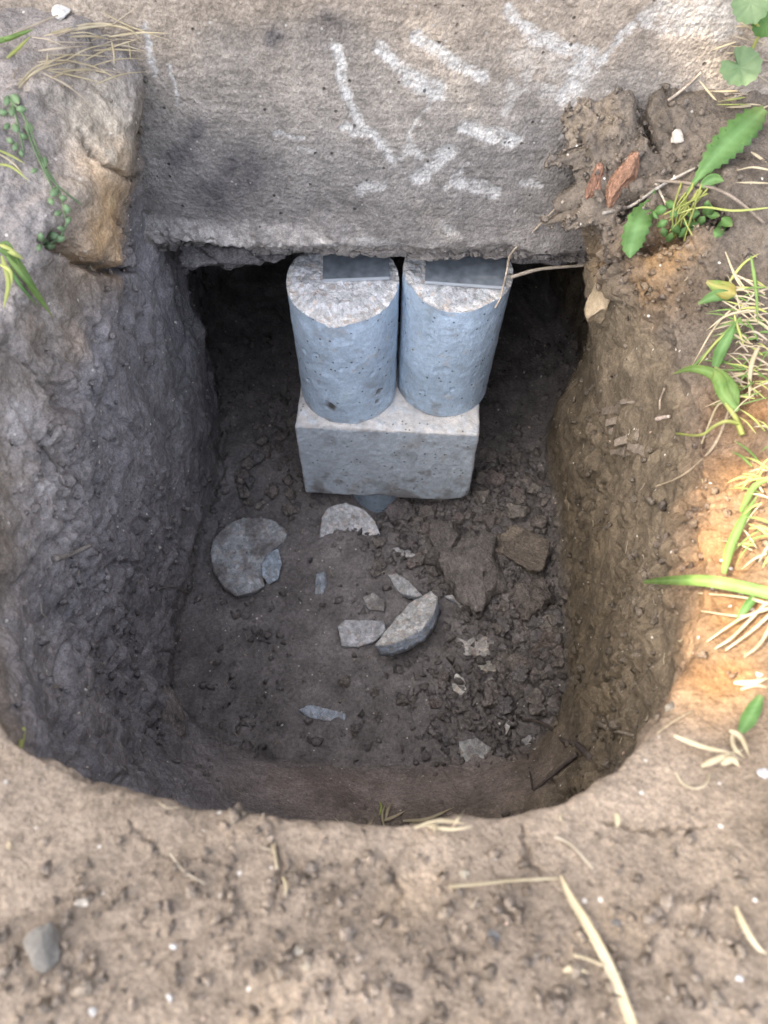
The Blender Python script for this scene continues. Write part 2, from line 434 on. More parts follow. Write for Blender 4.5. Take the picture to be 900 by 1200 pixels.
# cut clay breaks into flat-faced chunks with dark joints between some of them
wsel = idx[(wallm[idx] * (1 - toe[idx]) + topm[idx] * sstep(.25, .45, y[idx])) > .05]
Pw = V[wsel]; warp = .010 * np.stack([fbm(Pw, 22, 2, q) for q in (141, 142, 143)], 1)
wgt_ = np.clip(wallm[wsel] * (1 - toe[wsel]) + .7 * topm[wsel], 0, 1)
for fq, amp, seed_, thr in ((9, .015, 8, -.05), (21, .006, 10, .05), (46, .0028, 9, .1)):
    f1, f2, wi = worley((Pw + warp) * np.array([1, 1, .62]), fq, seed_, True)
    gate = sstep(thr, thr + .35, fbm(Pw, fq * .45, 2, seed_ + 60))
    D[wsel] += wgt_ * ((_off[wi][:, 0] - .5) * amp * sstep(0, .12, f2 - f1) * (.35 + .65 * gate) - gate * amp * .75 * (1 - sstep(.0, .09, f2 - f1)))
# crumbly lumps: cellular relief where the soil is loose
loose_pts = []
def patch(px, py, r, w_=1.0):
    p, _ = hit(px, py); d2 = ((V - p) ** 2).sum(1)
    return w_ * np.exp(-d2 / (r * r))
pile = np.clip(patch(600, 690, .11) + patch(620, 780, .09) + patch(520, 640, .09) + patch(560, 840, .09) + patch(480, 610, .06) + patch(600, 570, .08), 0, 1) * floorm
rough_l = np.clip(patch(110, 680, .09) + patch(150, 780, .10) + patch(60, 560, .06) + patch(200, 650, .07), 0, 1)
rough_r = np.clip(patch(720, 180, .09) + patch(760, 320, .08) + patch(700, 520, .08) + patch(780, 640, .07) + patch(740, 780, .12), 0, 1)
nz0 = np.zeros(len(V)); nz0[idx] = fbm(P, 8, 2, 55)
rough_n = np.clip(patch(250, 1080, .07) + patch(400, 1130, .05) + patch(560, 1120, .07) + patch(800, 1100, .06) + patch(470, 1180, .05) + patch(60, 1120, .04), 0, 1)
loose = np.clip(pile + .7 * rough_l + .8 * rough_r + .12 * floorm + wallm * (1 - toe) * np.clip(-.05 + .6 * nz0, 0, .6) + .15 * topm * sstep(.3, .45, y), 0, 1)
sub = np.where(near_ & (loose > .04))[0]
f1, f2 = worley(V[sub] + .004 * np.stack([perlin(V[sub], 90, s) for s in (41, 42, 43)], 1), 42, 3)
D[sub] += loose[sub] * (.5 - np.clip(f1, 0, 1)) * .014 + loose[sub] * (np.clip(f2 - f1, 0, .25) - .25) * .018
f1, f2 = worley(V[sub], 105, 4)
D[sub] += loose[sub] * (.5 - np.clip(f1, 0, 1)) * .0045 * np.clip(.6 + fbm(V[sub], 14, 2, 71), 0, 1.3)
subn = np.where(near_ & (rough_n > .04))[0]
f1, f2 = worley(V[subn] + .002 * np.stack([perlin(V[subn], 130, s) for s in (44, 45, 46)], 1), 150, 5)
D[subn] += rough_n[subn] * (.5 - np.clip(f1, 0, 1)) * .0012
# heaps on the floor
for px, py, r, h in ((600, 680, .085, .038), (560, 660, .05, .02), (640, 760, .055, .022), (430, 655, .075, .020), (390, 640, .04, .012), (600, 590, .06, .02), (510, 640, .05, .014), (560, 830, .08, .010)):
    D += patch(px, py, r, h) * floorm
D -= patch(440, 598, .045, .03) * floorm
V += Nn * D[:, None]

# cracks and small hollows, cut along the surface
def carve(path, w_, depth, jit=3):
    pts = []
    for (a, b) in zip(path[:-1], path[1:]):
        n_ = max(2, int(math.hypot(b[0] - a[0], b[1] - a[1]) / 5))
        for i in range(n_):
            f = i / n_
            pts.append(hit(a[0] + (b[0] - a[0]) * f + random.uniform(-jit, jit), a[1] + (b[1] - a[1]) * f + random.uniform(-jit, jit))[0])
    pts.append(hit(*path[-1])[0]); pts = np.array(pts)
    lo, hi = pts.min(0) - .05, pts.max(0) + .05
    s = np.where(((base.reshape(-1, 3) > lo) & (base.reshape(-1, 3) < hi)).all(1))[0]
    if not len(s): return
    q = base.reshape(-1, 3)[s]; dm = np.full(len(s), 9.0); tt = np.zeros(len(s))
    for i in range(len(pts) - 1):
        a, b = pts[i], pts[i + 1]; ab = b - a
        f = np.clip(((q - a) @ ab) / (ab @ ab + 1e-12), 0, 1)
        dd = np.linalg.norm(q - a - f[:, None] * ab, axis=1)
        m = dd < dm; dm = np.where(m, dd, dm); tt = np.where(m, (i + f) / (len(pts) - 1), tt)
    wv = w_ * (.35 + .65 * np.sin(np.clip(tt, .02, .98) * math.pi)) 
    V[s] -= Nn[s] * (depth * np.exp(-(dm / wv) ** 2))[:, None]
    crk[s] = np.maximum(crk[s], np.exp(-(dm / wv) ** 2))
crk = np.zeros(len(V))
for path, w_, d_ in (
    ([(318, 965), (330, 1010), (322, 1060)], .0012, .004), ([(612, 962), (618, 1000), (640, 1030)], .0014, .005), ([(150, 960), (190, 1000), (260, 1010)], .001, .003), ([(700, 960), (760, 975), (830, 968)], .0012, .004), ([(450, 1000), (470, 1040), (455, 1080)], .001, .003),
    ([(92, 150), (112, 182), (135, 202), (165, 214)], .0022, .012),
    ([(50, 282), (75, 290), (108, 312), (130, 318), (162, 316)], .0055, .030),
    ([(58, 281), (72, 281)], .010, .03),
    ([(134, 235), (150, 270), (160, 300)], .0022, .010), ([(168, 150), (166, 220), (158, 300)], .004, .012),
    ([(752, 82), (772, 80), (768, 92), (752, 103), (756, 140), (768, 172)], .006, .03),
    ([(735, 292), (765, 290), (790, 276), (812, 256), (830, 250), (850, 265)], .009, .036),
    ([(690, 246), (720, 248), (756, 232)], .012, .035),
    ([(680, 165), (672, 205), (690, 240)], .009, .03), ([(705, 290), (735, 330), (745, 350)], .009, .02),
    ([(40, 425), (46, 448), (52, 460)], .002, .008), ([(120, 350), (118, 420), (125, 520)], .0028, .009),
    ([(262, 480), (258, 560), (248, 600)], .006, .012), ([(250, 240), (262, 330)], .004, .01), ([(820, 520), (832, 470)], .002, .006),
    ([(175, 845), (195, 850), (205, 815)], .006, .014), ([(20, 690), (60, 640), (100, 600)], .003, .008),
    ([(700, 400), (690, 470), (700, 560)], .005, .01), ([(660, 560), (668, 640), (664, 720)], .006, .012)):
    carve(path, w_, d_)

# soil colours: top soil, pit subsoil, seams of orange clay
def mixc(c, col, m):
    return c * (1 - m[:, None]) + np.array(col)[None, :] * m[:, None]
b3 = base.reshape(-1, 3)
C = np.tile(np.array([.225, .175, .128]), (len(V), 1))
sub_ = np.clip(1 - sstep(2.05, 2.75, K) , 0, 1)
nz = np.zeros(len(V)); nz[idx] = fbm(P, 9, 3, 61)
nz2 = np.zeros(len(V)); nz2[idx] = fbm(P, 28, 3, 67)
C = mixc(C, (.275, .245, .222), topm * left * sstep(.1, .35, y))
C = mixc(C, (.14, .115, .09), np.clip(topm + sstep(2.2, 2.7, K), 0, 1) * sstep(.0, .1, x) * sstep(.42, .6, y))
C = mixc(C, (.285, .225, .166), nearrim * (1 - .45 * rough_n))
C = mixc(C, (.215, .165, .115), .8 * topm * sstep(.16, .26, x) * sstep(.45, .3, y))  # right rim colour darkened to offset the sun falling there
C = mixc(C, (.245, .225, .220), sub_ * left)
C = mixc(C, (.175, .138, .094), sub_ * (1 - left))  # right wall colour darkened to hold back the sky light on it
C = mixc(C, (.21, .187, .172), floorm)
C = mixc(C, (.29, .232, .195), toe)
def blob(col, spots, nzs=.5):
    global C
    m = np.zeros(len(V))
    for px, py, r, a in spots: m = np.maximum(m, a * np.exp(-((b3 - hit(px, py)[0]) ** 2).sum(1) / (r * r)))
    m = np.clip(m * (1 + nzs * (nz * 1.2 + nz2)), 0, 1)
    C = mixc(C, col, m)
blob((.54, .36, .20), [(135, 180, .030, .8), (128, 205, .036, 1), (125, 245, .045, 1), (135, 285, .040, 1), (112, 270, .034, 1), (145, 355, .02, .6), (90, 400, .02, .35), (40, 390, .02, .4)])
blob((.42, .36, .28), [(105, 130, .05, .9), (85, 120, .04, .6), (120, 170, .035, .7), (95, 220, .03, .4)])
blob((.235, .130, .060), [(850, 560, .055, .9), (855, 640, .06, 1), (850, 720, .055, 1), (838, 790, .04, 1), (880, 480, .05, .8), (895, 620, .06, .9), (890, 720, .05, .9)], .3)  # orange clay, shaped and toned in colour to stand for the sun patch too
blob((.27, .17, .085), [(775, 300, .035, .8), (760, 340, .03, .7), (790, 340, .03, .5), (700, 300, .03, .4)])
blob((.31, .275, .25), [(60, 600, .07, .7), (40, 400, .07, .8), (40, 500, .06, .8), (50, 760, .06, .7), (110, 820, .05, .4), (90, 560, .04, .5)])  # upper left bank painted paler where it catches the sky light
blob((.17, .16, .158), [(210, 420, .10, .6), (90, 700, .04, .5), (250, 600, .06, .4)])
C *= (1 + (.22 * nz + .2 * nz2) * (1 - .5 * nearrim))[:, None]
C = np.clip(C, .02, .6)
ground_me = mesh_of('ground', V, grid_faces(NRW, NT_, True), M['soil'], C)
# close the tiny hole at the floor's centre
bmv = len(V)
put('ground', ground_me, kind='structure', label='bare trampled soil with a deep square pit dug into it')
BVH = make_bvh(V.reshape(NRW, NT_, 3))

# ================================================================== CONCRETE WALL
def wp(px, py):
    d = ray(px, py); t_ = wall_t(d); q = d * t_
    return np.array([q[0], q[2]])
xs = np.concatenate([np.linspace(-3, -.5, 16)[:-1], np.arange(-.5, .52, .0017), np.linspace(.52, 3, 16)])
zf = np.concatenate([np.arange(WZ, -.29, .0016), np.linspace(-.29, .25, 12)[1:]])
# profile: underside back -> front lip -> face -> top -> back
und = np.concatenate([np.linspace(1.6, .12, 10)[:-1], np.linspace(.12, 0.004, 30)])
prof = [(u_, WZ, 0) for u_ in und] + [(0, z_, 1) for z_ in zf] + [(.03, .25, 2), (1.6, .25, 2)]
prof = np.array(prof); npf = len(prof)
XX = np.repeat(xs[None, :], npf, 0); UU = np.repeat(prof[:, 0:1], len(xs), 1); ZZ = np.repeat(prof[:, 1:2], len(xs), 1); KK = np.repeat(prof[:, 2:3], len(xs), 1)
pw = np.stack([XX, WY + WS * XX + UU, ZZ], -1).reshape(-1, 3)
fx, fz, fk = XX.ravel(), ZZ.ravel(), KK.ravel()
p2 = np.stack([fx, np.zeros_like(fx), fz], 1)
lipz = WZ + .012 * fbm(np.stack([fx, 0 * fx, 0 * fx], 1), 9, 4, 3)          # ragged lower edge
low = np.exp(-((fz - WZ) / .03)) * (fk < 1.5)
pw[:, 2] += low * (lipz - WZ) + low * .006 * fbm(pw, 60, 2, 8)
fn = fbm(p2, 7, 3, 2); fn2 = fbm(p2, 45, 3, 6); fn3 = perlin(p2 * np.array([.3, 1, 2.6]), 60, 12)
face = (fk == 1)
rough_low = sstep(.056 - .03 * sstep(-.12, .05, fx), .026 - .018 * sstep(-.12, .05, fx), fz - WZ + .03 * fn)                                # rubble-like lower band
left_spall = rough_low * sstep(.02, -.08, fx)
pw[:, 1] -= np.where(face, fn * .003 + fn2 * .0008 + fn3 * .0005, 0)
pw[:, 1] += np.where(face, rough_low * (.006 + .007 * fn2 + .004 * fbm(p2, 110, 2, 77)) , 0) + np.where(face, np.exp(-((fz - WZ) / .010)) * .012, 0)
pw[:, 1] += np.where(face, -left_spall * .018 * sstep(.012, .026, fz - WZ), 0)
cw = np.tile(np.array([.255, .228, .20]), (len(pw), 1))
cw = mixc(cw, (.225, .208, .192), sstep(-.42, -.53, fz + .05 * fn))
cw = mixc(cw, (.30, .25, .20), .7 * sstep(-.43, -.365, fz + .06 * fn))
cw = mixc(cw, (.16, .145, .135), rough_low * .55)
cw = mixc(cw, (.50, .46, .42), np.clip(1.05 * (.7 + .7 * fn) * sstep(.062, .036, fz - WZ + .02 * fn2 + .02 * fn) * face * (.75 + .9 * fn2) * (.35 + .65 * sstep(.05, -.1, fx)), 0, 1))
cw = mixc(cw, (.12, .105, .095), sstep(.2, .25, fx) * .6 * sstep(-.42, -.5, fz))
cw *= np.array([1.15, 1.13, 1.10]) * (1 + .18 * fn + .15 * fn2 + .10 * fn3)[:, None]
for px, py, r in ((322, 48, .012), (385, 38, .018), (290, 200, .03), (250, 225, .03), (210, 180, .02), (230, 150, .015)):
    q = wp(px, py); m = np.exp(-((fx - q[0]) ** 2 + (fz - q[1]) ** 2) / (r * r)) * face
    cw = mixc(cw, (.11, .10, .10), np.clip(m * (.8 + fn2), 0, .8))
# pale scrapes left by a chisel and shovel
scr_l = [((395, 58), (405, 112), 9, 1), ((405, 110), (426, 152), 9, 1), ((404, 149), (440, 158), 11, 1), ((440, 158), (460, 190), 9, 1), ((445, 56), (482, 92), 11, 1), ((480, 88), (512, 106), 19, 1),
         ((508, 115), (478, 156), 4, .6), ((490, 42), (530, 72), 13, .9), ((530, 70), (568, 90), 11, .9), ((595, 12), (632, 46), 10, .9), ((625, 42), (682, 62), 15, .9), ((690, 66), (664, 112), 19, .9),
         ((738, 32), (700, 76), 9, .9), ((700, 75), (672, 112), 14, .8), ((543, 149), (601, 164), 16, 1.1), ((490, 210), (525, 178), 17, 1), ((420, 222), (448, 216), 14, .8), ((540, 216), (580, 227), 17, .8),
         ((520, 222), (540, 200), 6, .7), ((325, 156), (357, 161), 5, 1), ((172, 30), (182, 85), 7, .9), ((197, 78), (211, 120), 4, .9), ((590, 132), (622, 80), 12, .45), ((600, 98), (645, 108), 14, .4),
         ((785, 12), (850, 18), 40, .6), ((617, 216), (629, 218), 12, .8), ((658, 160), (668, 156), 6, .8), ((478, 162), (492, 182), 9, .7), ((470, 182), (484, 170), 10, .7), ((352, 172), (370, 178), 6, .35),
         ((425, 282), (470, 292), 16, .5), ((370, 286), (400, 290), 12, .4), ((520, 262), (530, 272), 10, .6), ((450, 165), (462, 185), 8, .6), ((610, 60), (680, 80), 30, .3), ((755, 20), (770, 30), 14, .7)]
SCR = np.zeros(len(pw))
wx = fx + .004 * perlin(p2, 75, 93) + .0024 * perlin(p2, 190, 91); wz = fz + .004 * perlin(p2, 75, 94) + .0024 * perlin(p2, 190, 92)
for (a, b, wd, st) in scr_l:
    A, B = wp(*a), wp(*b); r = wd * .5 * 0.00118
    s = np.where((fx > min(A[0], B[0]) - .03) & (fx < max(A[0], B[0]) + .03) & (fz > min(A[1], B[1]) - .03) & (fz < max(A[1], B[1]) + .03) & face)[0]
    ab = B - A; f = np.clip(((wx[s] - A[0]) * ab[0] + (wz[s] - A[1]) * ab[1]) / (ab @ ab), 0, 1)
    dd = np.hypot(wx[s] - A[0] - f * ab[0], wz[s] - A[1] - f * ab[1])
    SCR[s] = np.maximum(SCR[s], st * (1 - sstep(r * .5, r * 1.25, dd)))
SCR *= np.clip(.95 + .8 * perlin(p2, 90, 95) + .9 * perlin(p2, 300, 96), 0, 1.1)
cw = mixc(cw, (.53, .505, .47), np.clip(SCR, 0, 1))
pw[:, 1] += SCR * .0012
cw = np.clip(cw, .03, .7)
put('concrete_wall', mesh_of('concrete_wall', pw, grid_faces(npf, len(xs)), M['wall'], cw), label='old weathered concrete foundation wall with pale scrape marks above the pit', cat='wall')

# ================================================================== CONCRETE BLOCK AND CYLINDERS
def rough_box(name, c, size, yaw, label, cat, colf, n_=(120, 80, 76)):
    bm = bmesh.new()
    v, f = [], []
    def face(o, u, w_, nu, nv):
        s = len(v)
        for i in range(nu + 1):
            for j in range(nv + 1): v.append(o + u * (i / nu) + w_ * (j / nv))
        for i in range(nu):
            for j in range(nv):
                a = s + i * (nv + 1) + j; f.append((a, a + nv + 1, a + nv + 2, a + 1))
    sx, sy, sz = size; h = np.array(size) / 2
    ex, ey, ez = np.eye(3); nx, ny, nz_ = n_
    face(-h, ex * sx, ez * sz, nx, nz_)
    face(-h + ey * sy, ez * sz, ex * sx, nz_, nx)
    face(-h, ez * sz, ey * sy, nz_, ny)
    face(-h + ex * sx, ey * sy, ez * sz, ny, nz_)
    face(-h + ez * sz, ex * sx, ey * sy, nx, ny)
    face(-h, ey * sy, ex * sx, ny, nx)
    v = np.array(v)
    # round and chip the edges
    r = .0035 + .011 * np.clip(fbm(v, 17, 3, 5), 0, 1) + .010 * np.exp(-((v - np.array([.149, -.125, -.096])) ** 2).sum(1) / .03 ** 2)
    inner = np.clip(v, -(h - r[:, None]), h - r[:, None]); d = v - inner; L = np.linalg.norm(d, axis=1)
    m = L > 1e-9
    nrm = np.zeros_like(v); nrm[m] = d[m] / L[m][:, None]
    v = inner + nrm * np.minimum(L, r)[:, None]
    ed = (L > r * 1.02)
    top = v[:, 2] > h[2] - .004
    v -= nrm * (.0012 * np.abs(fbm(v, 70, 3, 9)) + .0015 * np.clip(fbm(v, 25, 2, 3), 0, 1))[:, None]
    v[:, 2] += np.where(top, .002 * fbm(v, 50, 3, 14), 0)
    cl = colf(v, top, ed)
    ca, sa = math.cos(yaw), math.sin(yaw)
    Rm = np.array([[ca, -sa, 0], [sa, ca, 0], [0, 0, 1]])
    bm.free()
    o = put(name, mesh_of(name, v, f, M['concrete'], cl), loc=c, label=label, cat=cat)
    o.rotation_euler = (0, 0, yaw)
    return o

ZBT = -.942
def blk_col(v, top, ed):
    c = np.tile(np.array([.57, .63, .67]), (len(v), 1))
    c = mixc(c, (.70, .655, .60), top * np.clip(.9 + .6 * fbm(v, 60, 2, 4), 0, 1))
    c = mixc(c, (.50, .49, .47), ed * .5)
    dk = sstep(.25, .6, fbm(v, 22, 3, 44)) * (~top)
    c = mixc(c, (.27, .28, .29), dk * .45)
    c = mixc(c, (.50, .48, .46), sstep(.35, .6, fbm(v, 30, 3, 49)) * .4 * (~top))
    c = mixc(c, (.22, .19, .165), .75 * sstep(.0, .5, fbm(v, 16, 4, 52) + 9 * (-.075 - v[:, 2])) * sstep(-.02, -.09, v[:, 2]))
    c = mixc(c, (.2, .175, .155), .5 * sstep(.3, .7, fbm(v, 34, 3, 57)))
    return np.clip(c * (1 + .15 * fbm(v, 90, 2, 5))[:, None], .05, .8)
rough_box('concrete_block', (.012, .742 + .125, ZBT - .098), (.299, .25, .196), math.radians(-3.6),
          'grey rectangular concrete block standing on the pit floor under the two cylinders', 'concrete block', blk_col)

def cylinder(name, cx, cy, r, z0, ztop, chip, label, group, seed, tint=(1, 1, 1), holes=(), side=(.51, .62, .725), flare=0.0):
    nphi, nz_ = 200, 130
    ph = np.linspace(0, 2 * math.pi, nphi, endpoint=False)
    rim = ztop - chip(ph) - .004 * np.abs(perlin(np.stack([np.cos(ph), np.sin(ph), 0 * ph], 1), 6, seed)) - .003 * np.clip(perlin(np.stack([np.cos(ph), np.sin(ph), 0 * ph], 1), 17, seed), 0, 1)
    zz = np.linspace(0, 1, nz_)[:, None]
    Z = z0 + (rim[None, :] - z0) * zz
    Xc = np.cos(ph)[None, :].repeat(nz_, 0); Yc = np.sin(ph)[None, :].repeat(nz_, 0)
    p = np.stack([Xc * r * (1 + flare * zz), Yc * r * (1 + flare * zz), Z], -1).reshape(-1, 3)
    nn = np.stack([Xc, Yc, 0 * Xc], -1).reshape(-1, 3)
    off = .0008 * fbm(p, 50, 3, seed) + .0012 * np.minimum(perlin(p, 28, seed + 2), 0) - .0022 * sstep(.52, .75, perlin(p, 75, seed + 15)) - .0006 * np.abs(perlin(p * np.array([1, 1, .3]), 120, seed + 4))
    cl = np.tile(np.array(side) * np.array(tint), (len(p), 1))
    cl *= (1 + .14 * fbm(p, 11, 3, seed + 7) + .09 * fbm(p, 60, 2, seed + 8))[:, None]
    cl = mixc(cl, (.30, .31, .32), .4 * sstep(.35, .7, fbm(p, 40, 3, seed + 9)))
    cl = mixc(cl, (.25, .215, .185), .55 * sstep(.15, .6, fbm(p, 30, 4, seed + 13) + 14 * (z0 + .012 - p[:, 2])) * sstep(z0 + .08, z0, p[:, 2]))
    cl = mixc(cl, (.66, .66, .65), .35 * sstep(.45, .8, perlin(p * np.array([1, 1, .12]), 150, seed + 14)))
    cl = mixc(cl, (.54, .53, .51), .5 * sstep(.45, .8, fbm(p, 40, 2, seed + 10)))
    for (hp, hz, hr, hd, dark) in holes:
        q = np.array([cx + 0, 0, 0]);  hpos = np.array([math.cos(hp) * r, math.sin(hp) * r, hz])
        e = (p - hpos); dist = np.abs(e[:, 2] * .8 + e[:, 0] * .5) ** 4 + np.abs(e[:, 0] * 1.1 - e[:, 2] * .35) ** 4
        m = np.exp(-dist / hr ** 4)
        off -= m * hd
        cl = mixc(cl, dark, np.clip(m * 1.2, 0, 1))
    p = p + nn * off[:, None]
    root = empty(name, (cx, cy, z0), label, 'concrete cylinder', group)
    w0 = np.array([cx, cy, 0])
    obj('body', p + w0, grid_faces(nz_, nphi, True), M['concrete'], np.clip(cl, .05, .8), root)
    r = r * (1 + flare)
    # broken top face: rises from the chipped rim to the flat middle
    rr = np.concatenate([[1.0, .985], np.linspace(.96, .02, 46)])
    tp = []
    for k, s in enumerate(rr):
        zr = rim + (ztop - rim) * sstep(1.0, .62, s)
        tp.append(np.stack([np.cos(ph) * r * s, np.sin(ph) * r * s, zr], 1))
    tp = np.array(tp); edge_lock = np.array([0, .3] + [1] * 46)[:, None]
    tpf = tp.reshape(-1, 3)
    tpf[:, 2] += (.0022 * fbm(tpf, 70, 3, seed + 20) + .0012 * fbm(tpf, 240, 2, seed + 21)) * np.repeat(edge_lock, nphi, 1).ravel()
    ct = np.tile(np.array([.54, .535, .53]) * np.array(tint), (len(tpf), 1)) * (1 + .25 * fbm(tpf, 60, 2, seed + 22))[:, None]
    edge = np.exp(-((np.hypot(tpf[:, 0], tpf[:, 1]) - r * .93) / (r * .06)) ** 2)
    ct = mixc(ct, (.60, .57, .52), .6 * edge)
    tpf[:nphi] = (p.reshape(nz_, nphi, 3)[-1])
    obj('broken_top', tpf + w0, grid_faces(len(rr), nphi, True), M['rough_concrete'], np.clip(ct, .05, .8), root)
    return root
def bumpf(c, w_, h, p=2.0):
    def f(ph):
        d = np.abs((ph - c + math.pi) % (2 * math.pi) - math.pi)
        return h * np.clip(1 - (d / w_) ** p, 0, 1)
    return f
FR = 1.5 * math.pi
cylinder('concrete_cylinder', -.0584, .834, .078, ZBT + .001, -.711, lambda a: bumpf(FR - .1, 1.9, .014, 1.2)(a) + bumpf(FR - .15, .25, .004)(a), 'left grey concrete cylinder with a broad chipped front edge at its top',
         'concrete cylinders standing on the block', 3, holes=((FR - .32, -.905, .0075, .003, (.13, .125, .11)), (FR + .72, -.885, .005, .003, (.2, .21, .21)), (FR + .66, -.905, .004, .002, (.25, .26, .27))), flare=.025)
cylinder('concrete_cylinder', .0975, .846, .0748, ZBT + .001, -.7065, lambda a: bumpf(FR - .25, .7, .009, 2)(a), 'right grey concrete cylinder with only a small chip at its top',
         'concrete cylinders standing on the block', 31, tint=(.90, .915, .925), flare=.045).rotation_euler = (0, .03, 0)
# older pile segment under the block
cylinder('concrete_pile', -.010, .806, .055, -1.32, -1.1355, lambda a: 0 * a, 'bluish concrete pile top half buried in soil directly beneath the block', None, 51, side=(.40, .49, .57))

def plate(name, c, sx, sy, th_, yaw, roll, label, group=None):
    bm = bmesh.new(); bmesh.ops.create_cube(bm, size=1.0)
    bmesh.ops.scale(bm, vec=(sx, sy, th_), verts=bm.verts)
    bmesh.ops.bevel(bm, geom=bm.edges[:], offset=.0009, segments=2, affect='EDGES')
    me = bpy.data.meshes.new(name); bm.to_mesh(me); bm.free(); me.materials.append(M['steel'])
    o = put(name, me, loc=c, label=label, cat='steel plate', group=group); o.rotation_euler = (0, roll, yaw)
    return o
for (x_, yf, z_, sx, yaw, roll, lab) in ((-.040, .826, -.7085, .094, 1.5, -1.5, 'left'), (.115, .808, -.7035, .112, -4.0, 1.5, 'right')):
    q_ = plate('steel_plate', (x_, yf + .04, z_), sx, .08, .0035, math.radians(yaw), math.radians(roll), 'thin grey steel shim plate lying on the %s cylinder under the concrete wall' % lab, 'steel shims under the wall')
    e_ = plate('edge_highlight', (0, -.0395, .0003), sx + .0006, .0032, .0042, 0, 0, None)  # paler strip drawn as the light caught on the shim's front edge
    del e_['category']; e_.parent = q_; e_.data.materials[0] = M['steel_highlight']
    plate('steel_packer', (x_ + .005, yf + .105, (z_ + .002 - .652) / 2), sx - .02, .05, -.652 - z_ - .002, math.radians(yaw), 0, 'dark steel packing block deep under the wall above the %s cylinder' % lab, 'steel packers under the wall')

# ================================================================== CONCRETE FRAGMENTS
def resample(poly, n_):
    p = np.array(poly + [poly[0]], dtype=float); L = np.concatenate([[0], np.cumsum(np.linalg.norm(np.diff(p, axis=0), axis=1))])
    s = np.linspace(0, L[-1], n_, endpoint=False)
    return np.stack([np.interp(s, L, p[:, 0]), np.interp(s, L, p[:, 1])], 1)
def fragment(outline, thick, label, tilt=(0, 0), lift=.006, n_=72, top=(.46, .45, .43), side=(.40, .43, .46), seed=1, name='concrete_fragment', cat='concrete fragment', group='broken concrete pieces on the pit floor',
             soil=0.0, jag=.0012, mat='rough_concrete', dome=0.0):
    px = resample(outline, n_); c = px.mean(0)
    h0, _ = hit(*c)
    nrm = np.array([tilt[0], tilt[1], 1.0]); nrm /= np.linalg.norm(nrm)
    o0 = h0 + np.array([0, 0, lift])
    pts = []
    for q in px:
        d = ray(*q); pts.append(d * ((o0 @ nrm) / (d @ nrm)))
    pts = np.array(pts); ctr = pts.mean(0)
    rn = np.random.default_rng(seed)
    jit = perlin(pts, 140, seed) * jag + perlin(pts, 330, seed + 1) * jag * .7
    out = (pts - ctr); L = np.linalg.norm(out, axis=1, keepdims=True)
    pts = pts + out / L * jit[:, None]
    rings, kinds = [], []
    for s, dz in ((.03, 0), (.2, 0), (.4, 0), (.6, 0), (.78, 0), (.9, 0), (.965, -.0004), (1.0, -.0018)):
        rings.append(ctr + (pts - ctr) * s + nrm * (dz + dome * (1 - s * s))); kinds.append(0)
    for f in (.2, .45, .7, 1.0):
        rings.append(ctr + (pts - ctr) * (1.0 - .05 * f) - nrm * (thick * f)); kinds.append(1)
    rings.append(ctr + (pts - ctr) * .03 - nrm * thick); kinds.append(1)
    v = np.array(rings).reshape(-1, 3); kd = np.repeat(np.array(kinds), n_)
    v += nrm * ((.0022 * fbm(v, 50, 3, seed + 3) + .0008 * perlin(v, 260, seed + 4)) * (kd == 0))[:, None]
    v += np.where((kd == 1)[:, None], out[np.tile(np.arange(n_), len(rings))] / L[np.tile(np.arange(n_), len(rings))] * (perlin(v, 110, seed + 5) * .0018)[:, None], 0)
    cl = np.tile(np.array(top), (len(v), 1)); cl = mixc(cl, side, kd.astype(float))
    cl *= 1.22 * (1 + .2 * fbm(v, 40, 3, seed + 6) + .12 * perlin(v, 200, seed + 7))[:, None]
    if soil: cl = mixc(cl, (.19, .168, .15), soil * .9 * sstep(-.12, .2, fbm(v, 34, 3, seed + 8)) * (kd == 0))
    return obj(name, v, grid_faces(len(rings), n_, True), M[mat], np.clip(cl, .04, .8), label=label, cat=cat, group=group)

fragment([(246, 648), (250, 630), (266, 615), (285, 606), (312, 606), (327, 613), (337, 623), (334, 634), (322, 642), (311, 652), (306, 668), (310, 686), (298, 693), (276, 698), (262, 688), (250, 670)], .022,
         'large round concrete disc lying near the left pit wall', (.05, -.02), .017, 96, soil=.75, seed=3, top=(.36, .36, .355))
fragment([(306, 662), (314, 648), (326, 642), (330, 660), (326, 679), (314, 684), (307, 674)], .008, 'small oval concrete flake resting against the large round disc', (.15, -.1), .020, 48, seed=4, top=(.34, .38, .41))
fragment([(374, 630), (377, 606), (385, 594), (405, 589), (425, 596), (438, 609), (447, 628), (443, 634), (425, 630), (400, 626)], .03, 'round concrete piece half buried in soil just in front of the block', (-.05, -.25), .018, 84, seed=5, top=(.47, .46, .45))
fragment([(439, 755), (452, 738), (466, 722), (480, 706), (505, 692), (513, 699), (508, 718), (494, 736), (470, 750), (452, 755)], .03, 'half disc of concrete with a smooth bluish curved side, standing tilted', (-.28, .42), .046, 84, seed=6, top=(.52, .50, .465), side=(.40, .45, .51), jag=.0005)
fragment([(396, 734), (404, 726), (450, 727), (452, 739), (440, 751), (420, 758), (400, 757)], .014, 'flat pale concrete slab piece left of the half disc', (.0, -.05), .012, 60, seed=7, top=(.48, .47, .46))
fragment([(455, 673), (464, 671), (478, 680), (495, 697), (486, 700), (470, 696), (462, 685)], .010, 'narrow pale concrete sliver just above the half disc', (-.1, .1), .010, 48, seed=8, top=(.44, .43, .41))
fragment([(370, 673), (380, 669), (383, 684), (378, 698), (369, 697)], .010, 'small bluish concrete flake standing in soil left of centre', (-.2, -.2), .006, 40, seed=9, top=(.36, .40, .43), soil=.3)
